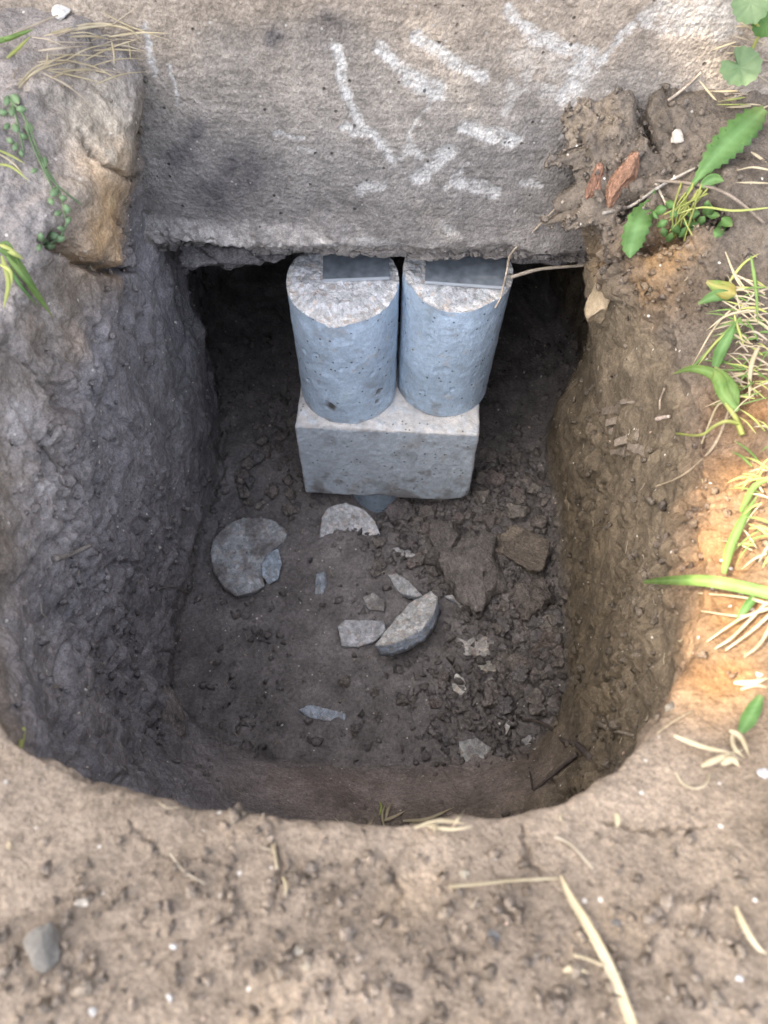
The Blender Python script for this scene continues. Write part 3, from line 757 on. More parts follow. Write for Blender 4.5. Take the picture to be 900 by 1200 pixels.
fragment([(425, 700), (437, 694), (452, 705), (450, 716), (432, 714)], .012, 'dusty concrete lump above the flat slab piece', (0, 0), .006, 40, seed=10, top=(.30, .275, .25), soil=.6)
fragment([(460, 642), (471, 639), (488, 650), (480, 654), (468, 650)], .008, 'small pale concrete sliver below the block corner', (0, 0), .005, 36, seed=11, top=(.40, .38, .36), soil=.3)
fragment([(525, 742), (545, 752), (563, 742), (585, 754), (590, 762), (572, 770), (545, 768), (532, 757)], .012, 'jagged soil stained concrete piece right of the half disc', (0, -.1), .006, 56, seed=12, top=(.40, .37, .33), soil=.75)
fragment([(529, 796), (535, 788), (545, 797), (548, 808), (540, 815), (531, 808)], .010, 'small cream coloured concrete chip on fine soil below the half disc', (0, 0), .006, 40, seed=13, top=(.55, .52, .46), side=(.5, .47, .42))
fragment([(522, 698), (545, 694), (549, 703), (541, 713), (533, 704)], .010, 'small wedge of concrete between the half disc and the soil pile', (.1, 0), .008, 36, seed=14, top=(.42, .40, .37))
fragment([(350, 832), (362, 826), (385, 831), (406, 837), (405, 846), (385, 845), (362, 841)], .010, 'thin bluish concrete flake alone on the near floor', (0, -.35), .006, 52, seed=15, top=(.42, .46, .50), side=(.4, .43, .46), soil=.35)
fragment([(538, 869), (558, 864), (576, 876), (572, 887), (552, 896), (540, 893)], .012, 'angular grey concrete chip nearest the toe of the near wall', (0, 0), .008, 48, seed=16, top=(.41, .40, .37), soil=.3)
fragment([(611, 867), (621, 860), (630, 866), (625, 875), (615, 875)], .008, 'small concrete chip beside the dark root at bottom right', (0, 0), .005, 32, seed=17, top=(.42, .40, .37), soil=.3)
fragment([(592, 844), (600, 838), (598, 852), (593, 861)], .004, 'slender pale concrete splinter above the small chip near the root', (0, 0), .004, 28, seed=18, top=(.48, .46, .42))
fragment([(560, 779), (573, 773), (585, 782), (576, 789), (566, 787)], .008, 'dusty concrete crumb below the jagged stained piece', (0, 0), .005, 32, seed=19, top=(.40, .37, .31), soil=.4)
fragment([(568, 798), (577, 792), (583, 806), (574, 812)], .008, 'dusty concrete crumb beside the purple-brown soil pile', (0, 0), .005, 32, seed=20, top=(.36, .33, .29), soil=.5)

# ================================================================== CLODS AND STONES
def ico(sub):
    bm = bmesh.new(); bmesh.ops.create_icosphere(bm, subdivisions=sub, radius=1.0)
    v = np.array([q.co[:] for q in bm.verts]); f = np.array([[q.index for q in p.verts] for p in bm.faces]); bm.free()
    return v, f
def lump(sub, seed, angular=.5, rough=.18):
    v, f = ico(sub); rn = np.random.default_rng(seed); v = v.copy()
    for _ in range(9):
        d = rn.normal(size=3); d /= np.linalg.norm(d); c = rn.uniform(.55, .85)
        s = v @ d; v -= np.outer(np.clip(s - c, 0, 1) * angular * 1.6, d)
    v *= (1 + rough * fbm(v, 1.8, 3, seed) + rough * .4 * fbm(v, 6, 2, seed + 3) + rough * .3 * (.5 - worley(v, 4.5, seed)[0]) + rough * .16 * fbm(v, 17, 2, seed + 4))[:, None]
    return v / np.abs(v).max() * .01, f
CL_V = [lump(3, 100 + k, .95, .2) for k in range(10)]
tones = [(.225, .196, .172), (.21, .18, .155), (.185, .168, .158), (.22, .192, .165), (.205, .17, .15)]
CL_ME = []
for k, (v, f) in enumerate(CL_V):
    c = np.array(tones[k % 5])[None, :] * (1 + .25 * fbm(v, 300, 3, k))[:, None]
    CL_ME.append(mesh_of('soil_clod', v, f, M['crumb'], c))
def clod_at(px, py, w_px, h_px, label, group=None, rot=None, tone=None, name='soil_clod', cat='soil clod', sink=.35, mat='crumb', seed=None, angular=.5, rough=.18, sub=4, flat=.7):
    p, nr_ = hit(px, py); s = m_per_px(p)
    if seed is None:
        me = random.choice(CL_ME)
    else:
        v, f = lump(sub, seed, angular, rough); k_ = w_px * s / 2 / .01; v = v * k_
        tn = tone or random.choice(tones)
        c = np.array(tn)[None, :] * (1 + .22 * fbm(v, 60, 3, seed) + .15 * fbm(v, 240, 2, seed + 1))[:, None]
        me = mesh_of(name, v, f, M[mat], np.clip(c, .03, .8))
    o = put(name, me, label=label, cat=cat, group=group)
    a, b = w_px * s / 2, h_px * s / 2
    hz_ = min(a, b) * flat * 1.2; kk = .01 if seed is None else a
    o.scale = (a / kk, b * 1.1 / kk, hz_ / kk)
    q = Vector(nr_).to_track_quat('Z', 'Y') if nr_[2] < .6 else Vector((0, 0, 1)).to_track_quat('Z', 'Y')
    o.rotation_euler = q.to_euler()
    o.rotation_euler.rotate_axis('Z', rot if rot is not None else random.uniform(0, 6.28))
    o.location = p + nr_ * (hz_ * (1 - 2 * sink) * .6)
    return o
PG = 'large soil clods on the pit floor'
clod_at(607, 648, 78, 60, 'broad flat brownish clod on top of the soil pile by the right wall', PG, rot=-.3, tone=(0.221, 0.184, 0.147), seed=201, angular=.9, rough=.2, sink=.42)
clod_at(556, 668, 84, 110, 'biggest grey lump of soil in the middle of the pile', PG, rot=.2, tone=(0.209, 0.183, 0.161), seed=202, angular=.7, rough=.3, sink=.42)
clod_at(622, 700, 64, 62, 'rounded clod below the broad flat brownish one', PG, rot=.1, tone=(0.202, 0.173, 0.15), seed=203, angular=.7, rough=.3, sink=.42)
clod_at(518, 640, 58, 70, 'dark crumbly clod left of the biggest grey lump', PG, rot=.5, tone=(0.173, 0.15, 0.134), seed=204, angular=.7, rough=.3, sink=.42)
clod_at(470, 600, 36, 36, 'angular clod touching the bottom edge of the block', PG, rot=.3, tone=(0.194, 0.167, 0.157), seed=205, angular=.9, rough=.2, sink=.42)
clod_at(503, 600, 30, 30, 'smaller angular clod under the right half of the block', PG, rot=.9, tone=(0.194, 0.167, 0.15), seed=206, angular=.9, rough=.2, sink=.42)
clod_at(640, 752, 48, 44, 'lowest of the rounded clods along the foot of the right wall', PG, rot=.2, tone=(0.194, 0.157, 0.134), seed=207, angular=.7, rough=.3, sink=.42)
clod_at(198, 838, 34, 70, 'pointed slab of soil leaning at the foot of the left wall', PG, rot=.4, tone=(0.209, 0.179, 0.157), seed=208, angular=.9, rough=.2, sink=.42)
clod_at(572, 614, 40, 34, 'small clod behind the biggest grey lump', PG, rot=.2, tone=(0.179, 0.153, 0.134), seed=209, angular=.7, rough=.3, sink=.42)
rc = np.random.default_rng(5)
def in_any(px, py, keep):
    return any((px - a) ** 2 + (py - b) ** 2 < r * r for a, b, r in keep)
avoid = [(290, 650, 48), (410, 612, 38), (478, 728, 48), (423, 742, 32), (560, 756, 30), (607, 648, 30), (556, 668, 36), (378, 836, 28), (555, 880, 22), (538, 800, 12), (475, 685, 20)]
n_put = 0
for (x0, y0, x1, y1, n_, a, b, lab) in (
    (570, 700, 660, 830, 70, 11, 26, 'small rounded purple-brown soil clod in the heap along the right wall'),
    (440, 595, 560, 720, 40, 10, 22, 'small dark soil clod on the floor just below the block'),
    (565, 530, 650, 625, 34, 11, 26, 'small dark soil clod in shade right of the block'),
    (275, 500, 352, 600, 26, 10, 22, 'small dark soil clod in shade left of the block'),
    (340, 760, 570, 870, 12, 8, 15, 'small soil crumb on the open near half of the pit floor')):
    k = 0
    while k < n_:
        px, py = rc.uniform(x0, x1), rc.uniform(y0, y1)
        if in_any(px, py, avoid): k += .2; continue
        w_ = rc.uniform(a, b) * (1 if rc.random() < .8 else 1.25)
        clod_at(px, py, w_, w_ * rc.uniform(.8, 1.15), lab, 'small soil clods on the pit floor', sink=.08)
        k += 1

for k, (x_, y_, w_, h_) in enumerate(((-.255, .838, .05, .022), (-.205, .845, .06, .020), (-.155, .85, .05, .016), (.215, .84, .05, .02), (.17, .86, .04, .014))):
    v, f = lump(4, 220 + k, .8, .28); v = v / .01 * np.array([w_, .03, h_])
    c = np.array([.15, .137, .13])[None, :] * (1 + .25 * fbm(v, 60, 3, k))[:, None]
    put('soil_clod', mesh_of('soil_clod', v, f, M['crumb'], c), loc=(x_, y_, WZ - h_ * .45), cat='soil clod', group='soil clumps hanging under the concrete wall',
        label=('dark soil clump under the far left end of the concrete edge', 'broad dark soil clump hanging under the left part of the concrete edge', 'thin dark soil clump under the concrete edge just left of the cylinders',
               'dark soil clump under the right end of the concrete edge', 'small dark soil clump under the concrete edge just right of the cylinders')[k])
# single stones
SG = 'loose stones on the soil'
clod_at(52, 1112, 48, 58, 'grey blunt stone on the near ground at bottom left', SG, rot=.2, tone=(.2, .18, .15), name='stone', cat='stone', mat='stone', seed=331, angular=.5, rough=.1, sink=.3)
clod_at(74, 17, 24, 20, 'white pebble on the ground at the upper left corner', SG, rot=.2, tone=(.66, .63, .58), name='pebble', cat='pebble', mat='stone', seed=302, rough=.08, sink=.2)
clod_at(795, 163, 19, 20, 'round pale pebble on the soil bank at upper right', SG, rot=.2, tone=(.60, .53, .44), name='pebble', cat='pebble', mat='stone', seed=303, rough=.12, sink=.1)
clod_at(706, 356, 60, 40, 'tan stone stuck in the pit wall under the right end of the concrete', SG, rot=-.6, tone=(.36, .28, .18), name='stone', cat='stone', mat='stone', seed=304, angular=.7, rough=.15, sink=.3)
clod_at(732, 212, 34, 62, 'orange brick fragment stuck in the soil bank at upper right', SG, rot=.1, tone=(.30, .17, .11), name='brick_fragment', cat='brick fragment', mat='crumb', seed=315, angular=1.0, rough=.10, sink=.42)
clod_at(697, 216, 18, 44, 'thin reddish brick sliver left of the orange brick fragment', SG, rot=.1, tone=(.27, .15, .10), name='brick_fragment', cat='brick fragment', mat='crumb', seed=316, angular=1.0, rough=.10, sink=.4)
clod_at(895, 615, 20, 40, 'white stone at the right edge of the near ground', None, tone=(.7, .68, .64), name='stone', cat='stone', mat='stone', seed=307) if False else None
for px, py, w_, lab, tn in ((351, 1113, 17, 'cream pebble in gravelly soil at bottom centre', (.55, .48, .38)), (358, 1132, 16, 'yellowish pebble just below the cream pebble', (.5, .42, .3)), (402, 1092, 19, 'pinkish pebble right of the cream pebble', (.34, .24, .2)),
                            (866, 1147, 12, 'white pebble at bottom right', (.7, .68, .64)), (838, 1172, 11, 'pale pebble below the white pebble at bottom right', (.6, .56, .48)), (895, 908, 22, 'white stone cut by the right edge of view', (.68, .66, .64)),
                            (203, 1110, 12, 'white pebble on the near ground left of centre', (.66, .62, .56)), (108, 1187, 14, 'white chip near the bottom edge at left', (.68, .65, .6)), (560, 1175, 12, 'white pebble near the bottom edge at centre', (.6, .57, .5)),
                            (12, 992, 12, 'yellowish pebble at left edge of near ground', (.5, .4, .26)), (578, 1098, 22, 'round grey pebble in gravel right of centre', (.2, .19, .175)), (722, 1082, 18, 'round grey pebble right of the long straw', (.2, .19, .18)),
                            (545, 1025, 16, 'cream chip beside the thin pale straw', (.5, .44, .33)), (95, 1058, 24, 'long cream flake on near ground at left', (.52, .45, .36)), (785, 830, 22, 'flat grey stone in the right pit wall', (.2, .175, .14)),
                            (650, 1180, 40, 'large soil lump at the bottom edge beside the long straw', (.27, .215, .165)), (500, 1140, 30, 'rounded soil lump at bottom centre', (.25, .2, .155)), (470, 1165, 34, 'rounded soil lump on the bottom edge left of centre', (.24, .195, .155))):
    soil_l = 'soil lump' in lab
    clod_at(px, py, w_ * .85, w_ * .65, lab, SG, tone=tuple(q * .78 for q in tn), name='soil_clod' if soil_l else 'pebble', cat='soil clod' if soil_l else 'pebble', mat='crumb' if soil_l else 'stone', seed=400 + int(px), rough=.2, angular=.9, sub=3, sink=.35)

# ------------------------------------------------------------------ loose crumbs nobody could count
def scatter(name, n_, wgt, smin, smax, label, tones_, seed, mat='crumb', sub=1, power=2.2, jitter=.35):
    rn = np.random.default_rng(seed)
    G = V.reshape(NRW, NT_, 3)
    du = np.linalg.norm(np.roll(G, -1, 1) - G, axis=-1); dv = np.zeros_like(du); dv[:-1] = np.linalg.norm(G[1:] - G[:-1], axis=-1)
    pr = (du * dv).ravel() * wgt; pr[K > 4.6] = 0; pr /= pr.sum()
    pick = rn.choice(len(V), n_, p=pr)
    bv, bf = ico(sub)
    vs = np.repeat(bv[None], n_, 0) * (1 + jitter * rn.normal(size=(n_, len(bv), 1)).clip(-1.5, 1.5))
    sz = smin + (smax - smin) * rn.random(n_) ** power
    vs *= (sz[:, None, None] * rn.uniform(.65, 1.2, (n_, 1, 3)))
    a = rn.uniform(0, 6.28, n_); ca, sa = np.cos(a), np.sin(a)
    xr = vs[..., 0] * ca[:, None] - vs[..., 1] * sa[:, None]; yr = vs[..., 0] * sa[:, None] + vs[..., 1] * ca[:, None]
    vs = np.stack([xr, yr, vs[..., 2]], -1)
    pos = V[pick] + Nn[pick] * (sz * .25)[:, None] + rn.normal(size=(n_, 3)) * .0015
    vs += pos[:, None, :]
    tn = np.array(tones_)[rn.integers(0, len(tones_), n_)] * rn.uniform(.75, 1.25, (n_, 1))
    own = C[pick] * rn.uniform(.75, 1.25, (n_, 1))
    if mat == 'crumb': tn = .35 * tn + .65 * own
    fs = (bf[None] + (np.arange(n_) * len(bv))[:, None, None]).reshape(-1, 3)
    put(name, mesh_of(name, vs.reshape(-1, 3), fs, M[mat], np.repeat(tn, len(bv), 0), smooth=False), label=label, kind='stuff')
vis = (b3[:, 2] < 0)
notback = (b3[:, 1] < 1.2)
scatter('soil_crumbs', 7000, (floorm * (.07 + pile + .5 * np.clip(nz0, 0, 1)) * (1 - toe)) * notback, .0006, .0085, 'loose dark soil crumbs strewn over the pit floor', tones, 1, power=3.6, jitter=.55)
scatter('wall_crumbs', 2600, wallm * (.2 + rough_l + rough_r) * (1 - toe), .0008, .006, 'small soil crumbs clinging to the pit walls', tones, 2)
scatter('gravelly_soil', 5200, topm * (.006 + .8 * rough_n ** 2 + .5 * rough_l + .5 * rough_r) * (b3[:, 2] > -.62), .0004, .0044, 'gravelly soil grains on the ground around the pit', [(.26, .22, .17), (.32, .26, .2), (.2, .175, .15)], 3, power=4, jitter=.5)
scatter('pale_grit', 900, (topm * .45 * (b3[:, 1] < .3) + floorm * .8 + .12 * wallm), .0005, .0028, 'pale grit and chips scattered over the soil', [(.55, .5, .42), (.62, .58, .52), (.45, .38, .28), (.5, .36, .27)], 4, mat='stone', power=2.5)

# ================================================================== ROOTS, STRAW, PLANTS
def spline(pts, n_):
    p = np.array(pts, dtype=float)
    if len(p) == 2: p = np.array([p[0], (p[0] + p[1]) / 2, p[1]])
    q = np.concatenate([[2 * p[0] - p[1]], p, [2 * p[-1] - p[-2]]]); out = []
    segs_ = len(p) - 1
    for u in np.linspace(0, segs_ - 1e-6, n_):
        i = int(u); t_ = u - i; a, b, c, d = q[i:i + 4]
        out.append(.5 * (2 * b + (c - a) * t_ + (2 * a - 5 * b + 4 * c - d) * t_ ** 2 + (3 * b - a - 3 * c + d) * t_ ** 3))
    return np.array(out)
def tube_geo(pts, r0, r1, n_=24, seg=7, wob=.12, seed=0):
    c = spline(pts, n_); d = np.gradient(c, axis=0); d /= np.linalg.norm(d, axis=1)[:, None] + 1e-12
    up = np.array([.2, .3, 1.0]); u = np.cross(d, up); u /= np.linalg.norm(u, axis=1)[:, None] + 1e-9; w_ = np.cross(u, d)
    rr = np.linspace(r0, r1, n_) * (1 + wob * perlin(c, 90, seed))
    a = np.linspace(0, 2 * math.pi, seg, endpoint=False)
    v = c[:, None] + (u[:, None] * np.cos(a)[None, :, None] + w_[:, None] * np.sin(a)[None, :, None]) * rr[:, None, None]
    f = grid_faces(n_, seg, True).tolist(); v = v.reshape(-1, 3).tolist()
    f.append(list(range(seg))[::-1]); f.append([(n_ - 1) * seg + k for k in range(seg)])
    return v, f
def px_path(path, lift):
    lf = lift if isinstance(lift, (list, tuple)) else [lift] * len(path)
    return [pt(a, b, l) for (a, b), l in zip(path, lf)]
def tube(name, path, w0, w1, lift, label, cat, mat='root', col=(.3, .24, .17), group=None, parent=None, pts=None, seed=1):
    P3 = pts if pts is not None else px_path(path, lift)
    s = m_per_px(np.array(P3[0]))
    v, f = tube_geo(P3, w0 * s / 2, w1 * s / 2, max(14, 7 * len(P3)), seed=seed)
    v = np.array(v); cl = np.tile(np.array(col), (len(v), 1)) * (1 + .3 * perlin(v, 70, seed))[:, None]
    if mat not in ('root',): cl = cl * 0
    if parent is not None: return obj(name, v, f, M[mat], cl, parent)
    return obj(name, v, f, M[mat], cl, label=label, cat=cat, group=group)
def blade_geo(pts, widths, n_=14, fold=.25, twist=0.0, up=None, rows=4, serr=0.0, seed=0, thick=.00025):
    """leaf or grass blade with a folded midrib and a little thickness"""
    c = spline(pts, n_); d = np.gradient(c, axis=0); d /= np.linalg.norm(d, axis=1)[:, None] + 1e-12
    upv = np.array(up if up is not None else (-c[len(c) // 2] / np.linalg.norm(c[len(c) // 2])))
    u = np.cross(d, upv); u /= np.linalg.norm(u, axis=1)[:, None] + 1e-9; w_ = np.cross(u, d)
    if twist:
        a = np.linspace(0, twist, n_)[:, None]; u, w_ = u * np.cos(a) + w_ * np.sin(a), w_ * np.cos(a) - u * np.sin(a)
    wd = np.interp(np.linspace(0, 1, n_), np.linspace(0, 1, len(widths)), widths)
    k = np.linspace(-1, 1, rows + 1)
    ser = 1 + serr * np.where(np.arange(n_) % 2, 1, -1)
    side = k[None, :] * np.where(np.abs(k)[None, :] > .9, ser[:, None], 1)
    top = c[:, None] + u[:, None] * (side * wd[:, None] / 2)[..., None] + w_[:, None] * (np.abs(k)[None, :] * fold * wd[:, None] / 2)[..., None]
    bot = top - w_[:, None] * thick
    nc = rows + 1
    v = np.concatenate([top.reshape(-1, 3), bot.reshape(-1, 3)])
    f = grid_faces(n_, nc).tolist(); o = n_ * nc
    f += [[q + o for q in reversed(g_)] for g_ in grid_faces(n_, nc).tolist()]
    for i in range(n_ - 1):
        f.append([i * nc, (i + 1) * nc, (i + 1) * nc + o, i * nc + o]); e = nc - 1
        f.append([i * nc + e, i * nc + e + o, (i + 1) * nc + e + o, (i + 1) * nc + e])
    return v, f
def blade(name, path, w_px, lift, mat, label=None, cat=None, parent=None, group=None, prof=(.5, 1, .95, .7, .08), n_=14, fold=.25, twist=0.0, pts=None, serr=0, rows=4):
    P3 = pts if pts is not None else px_path(path, lift)
    s = m_per_px(np.array(P3[0]))
    v, f = blade_geo(P3, [w_px * s * k for k in prof], n_, fold, twist, rows=rows, serr=serr)
    kk = np.linspace(-1, 1, rows + 1)[None, :]; al = np.linspace(0, 1, n_)[:, None]
    rib = .6 * np.exp(-(kk / .22) ** 2) + .22 * np.abs(np.sin(al * n_ * 1.3 + np.abs(kk) * 2.5)) * (rows > 2)
    dry = .75 * sstep(.8, 1.05, al + 0 * kk) * random.random()
    cl = np.stack([rib + 0 * al, dry, 0 * dry], -1).reshape(-1, 3).clip(0, 1); cl = np.concatenate([cl, cl])
    if parent is not None: return obj(name, v, f, M[mat], cl, parent)
    return obj(name, v, f, M[mat], cl, label=label, cat=cat, group=group)

# --- roots and twigs
RG = 'roots and twigs around the pit'
tube('root', None, 3.5, 2.6, 0, 'thin pale root hanging in front of the right cylinder', 'root', col=(.42, .35, .27), group=RG,
     pts=[pt(660, 236, .003), pt(628, 268, .004), pt(600, 296, .006), ray_at(594, 318, .93), ray_at(590, 335, .945), ray_at(586, 350, .95), ray_at(580, 361, .955)])
tube('root', None, 4.5, 3, 0, 'grey root crossing under the concrete edge right of the right cylinder', 'root', col=(.32, .27, .21), group=RG,
     pts=[ray_at(598, 325, .95), ray_at(630, 316, .95), ray_at(658, 313, .96), ray_at(686, 311, .97)])
tube('root', [(695, 360), (682, 376), (668, 391)], 5, 2, .008, 'short root sticking out of the right wall below the tan stone', 'root', col=(.3, .24, .17), group=RG)
tube('root', [(692, 888), (675, 872), (660, 868), (645, 853), (628, 845), (612, 843)], 9, 4, .006, 'dark forked root lying in the near right corner of the pit floor', 'root', col=(.12, .095, .08), group=RG)
tube('root', [(676, 884), (652, 904), (625, 926)], 6, 3, .006, 'dark straight root reaching down the toe of the near wall', 'root', col=(.1, .08, .07), group=RG)
tube('root', [(618, 885), (622, 910), (624, 925)], 3, 2, .004, 'thin dark rootlet beside the dark straight root', 'root', col=(.1, .08, .07), group=RG)
tube('root', [(64, 655), (85, 648), (106, 639)], 9, 5, .006, 'pale root stub poking out of the left pit bank', 'root', col=(.27, .235, .2), group=RG)
tube('root', [(50, 523), (66, 545), (72, 566), (84, 572)], 3.5, 2, .003, 'thin dark root curling on the left pit bank', 'root', col=(.14, .12, .105), group=RG)
tube('twig', [(118, 926), (140, 907), (160, 890)], 3, 1.5, .004, 'thin dark twig in the shadowed near left corner', 'twig', col=(.11, .1, .09), group=RG)
tube('twig', [(706, 250), (738, 242), (768, 222), (785, 212), (832, 188)], 4, 3, .006, 'long grey twig bridging the gap below the orange brick fragment', 'twig', col=(.36, .32, .27), group=RG)
tube('twig', [(783, 118), (806, 100), (822, 85)], 4, 3, .004, 'short grey twig lying above the pale pebble', 'twig', col=(.34, .28, .22), group=RG)
tube('twig', [(768, 212), (800, 214), (840, 222), (868, 238), (896, 262)], 4, 3, .006, 'dark twig running under the green leaves at upper right', 'twig', col=(.22, .18, .14), group=RG)
tube('twig', [(768, 215), (776, 230), (781, 241)], 3, 2, .006, 'tiny pale twig hanging by the dandelion leaf', 'twig', col=(.45, .38, .28), group=RG)
tube('root', [(857, 475), (838, 520), (812, 548), (790, 562), (768, 570)], 3.5, 2, .01, 'thin tan root trailing down the right wall from the grass', 'root', col=(.34, .27, .18), group=RG)
tube('root', [(779, 455), (774, 468), (773, 480)], 3, 2, .004, 'tiny curved rootlet in the middle of the right wall', 'root', col=(.38, .3, .22), group=RG)
tube('root', [(770, 491), (778, 489), (784, 488)], 6, 4, .004, 'tiny pale pinkish root end in the right wall', 'root', col=(.5, .4, .33), group=RG)
tube('root', [(700, 848), (720, 856), (742, 862)], 7, 3, .005, 'pale root tip low in the right wall near the corner', 'root', col=(.28, .23, .17), group=RG)
tube('root', [(770, 860), (790, 845), (812, 833)], 3, 2, .003, 'thin root under the lit clay at the rim', 'root', col=(.36, .28, .18), group=RG)
tube('root', [(185, 690), (205, 688), (222, 695)], 2.5, 1.5, .004, 'hair-thin root on the lower left wall', 'root', col=(.25, .22, .19), group=RG)

# --- rotten wood in the right wall
wr = hit(740, 490)[0]
root = empty('rotten_wood', wr, 'splintered dark rotten wood layers sticking out of the right pit wall', 'rotten wood')
for (a, b, wd) in (((708, 482), (745, 476), 11), ((712, 496), (748, 486), 12), ((715, 506), (742, 503), 9), ((722, 520), (752, 508), 13), ((718, 530), (745, 528), 9), ((738, 524), (760, 530), 12), ((728, 472), (752, 468), 8)):
    p0, p1 = pt(*a, .018), pt(*b, -.010); s = m_per_px(p0); d = (p1 - p0); dl = np.linalg.norm(d); d /= dl
    up = np.cross(d, [0, 1, .2]); up /= np.linalg.norm(up); sd = np.cross(up, d)
    v = []
    for i in range(6):
        f = i / 5; wv = wd * s * .5 * (.55 + .5 * f + .18 * random.uniform(-1, 1)); tv = .0028 * random.uniform(.7, 1.3)
        c = p0 + d * dl * f + up * random.uniform(-.001, .001)
        for q in ((-1, -1), (1, -1), (1, 1), (-1, 1)): v.append(c + sd * q[0] * wv * 1.1 + up * q[1] * tv)
    f = grid_faces(6, 4, True).tolist() + [[0, 1, 2, 3], [23, 22, 21, 20]]
    v = np.array(v); obj('layer', v, f, M['wood'], np.tile(np.array([.21, .17, .13]) * random.uniform(.8, 1.3), (len(v), 1)), root, smooth=False)

# --- straw lying about
STG = 'dry straws lying around the rim'
blade('straw', [(657, 1026), (668, 1050), (690, 1086), (712, 1128), (728, 1165), (742, 1204)], 11, .005, 'straw', 'long flat dry straw running off the bottom edge', 'straw', group=STG, prof=(.25, .8, 1, 1, 1, 1))
tube('straw', [(527, 1039), (560, 1036), (600, 1032), (656, 1029)], 4.5, 3, .004, 'thin pale straw lying across the near rim', 'straw', 'straw', group=STG)
tube('straw', [(672, 1119), (690, 1124), (708, 1132)], 4, 3, .005, 'short pale straw beside the long flat dry straw', 'straw', 'straw', group=STG)
blade('straw', [(660, 1138), (672, 1135), (690, 1140)], 7, .004, 'straw', 'stubby tan straw left of the long flat dry straw', 'straw', group=STG)
blade('straw', [(862, 1062), (872, 1085), (886, 1108), (898, 1118)], 8, .004, 'straw', 'curved tan straw at the lower right', 'straw', group=STG)
blade('straw', [(722, 953), (724, 962), (723, 970)], 7, .004, 'straw', 'tiny upright cream chip of straw on the near rim', 'straw', group=STG)
tube('straw', [(792, 905), (800, 918), (815, 924), (828, 918), (832, 906)], 3, 2, .004, 'thin looping straw below the dry tuft at right', 'straw', 'straw', group=STG)
blade('straw', [(28, 852), (25, 870), (22, 890)], 6, .006, 'grass_yel', 'short yellow blade standing on the left rim', 'straw', group=STG)
tube('straw', [(650, 980), (670, 990), (695, 1018)], 6, 3, .004, 'dull brown root-like straw on the near rim', 'straw', 'straw_dull', group=STG)
tube('straw', [(320, 990), (323, 1005), (325, 1018)], 4, 3, .004, 'short yellow straw bit left of centre on the rim', 'straw', 'straw', group=STG)
tube('straw', [(332, 1028), (336, 1040), (334, 1048)], 4, 3, .004, 'tiny straw bit below the short yellow straw bit', 'straw', 'straw', group=STG)
tube('straw', [(200, 1000), (215, 1020), (240, 1036)], 4, 2, .004, 'thin dull straw on the near ground at left', 'straw', 'straw_dull', group=STG)
def tuft(name, base_px, strands, label, cat='dry grass', lift0=.004, group=None):
    root = empty(name, pt(*base_px, 0), label, cat, group)
    for (path, w_, mat) in strands:
        n_ = len(path); lf = [lift0 + .006 * random.random() for _ in range(n_)]
        blade('blade', path, w_ * .78, lf, mat, parent=root, n_=max(8, 3 * n_), rows=2)
    return root
tuft('straw_tuft', (850, 880), [([(790, 862), (820, 874), (862, 884)], 8, 'straw'), ([(822, 898), (845, 888), (872, 878)], 10, 'straw'), ([(855, 856), (868, 864), (878, 886)], 9, 'straw'), ([(858, 858), (860, 875), (872, 888)], 7, 'straw'),
     ([(845, 895), (858, 890), (866, 898)], 12, 'straw'), ([(800, 866), (815, 870), (832, 880)], 5, 'straw'), ([(830, 880), (850, 880), (870, 892)], 6, 'straw_dull'), ([(860, 800), (880, 800), (900, 795)], 8, 'straw'), ([(868, 808), (885, 803), (900, 806)], 5, 'straw')],
     'dry cream straw tuft lying on the right rim corner')
tuft('straw_tuft', (510, 965), [([(480, 966), (510, 970), (568, 958)], 6, 'straw'), ([(472, 962), (500, 960), (532, 946)], 6, 'straw'), ([(485, 970), (515, 962), (545, 965)], 7, 'straw'), ([(530, 970), (540, 955), (545, 948)], 3, 'straw'), ([(500, 968), (530, 972), (555, 968)], 5, 'straw')],
     'flattened straw tuft on the edge of the near rim')
tuft('straw_tuft', (455, 955), [([(432, 968), (440, 958), (450, 955)], 5, 'straw'), ([(445, 955), (447, 945), (444, 938)], 4, 'grass_yel'), ([(452, 960), (455, 948), (460, 940)], 5, 'straw'), ([(448, 962), (460, 958), (475, 950)], 5, 'straw'), ([(450, 968), (448, 955), (452, 942)], 4, 'straw')],
     'small upright straw tuft on the edge of the near rim')
rs = np.random.default_rng(9)
st = []
for k in range(26):
    x0 = rs.uniform(20, 130); y0 = rs.uniform(35, 100); l_ = rs.uniform(30, 75); a = rs.normal(-.05, .28)
    st.append(([(x0, y0), (x0 + l_ * .5 * math.cos(a), y0 + l_ * .5 * math.sin(a) - rs.uniform(0, 6)), (x0 + l_ * math.cos(a), y0 + l_ * math.sin(a))], rs.uniform(1.8, 3.4), rs.choice(['straw', 'straw', 'straw_dull'])))
st += [([(20, 100), (40, 80), (58, 72)], 3, 'straw'), ([(56, 62), (55, 72), (50, 80)], 3, 'straw'), ([(22, 103), (32, 92), (50, 80), (90, 70)], 4, 'straw'), ([(130, 45), (133, 60), (134, 78)], 3, 'straw'), ([(150, 48), (152, 60), (153, 70)], 3, 'straw'),
       ([(52, 42), (90, 34), (130, 30), (175, 36)], 4, 'straw'), ([(60, 38), (110, 28), (150, 34), (168, 50)], 4, 'straw'), ([(120, 14), (150, 30), (200, 48)], 2.4, 'straw'), ([(15, 40), (50, 25), (75, 15)], 3.5, 'straw_dull')]
tuft('dry_grass_mat', (95, 60), st, 'mat of dry pale grass on the ground at the upper left')
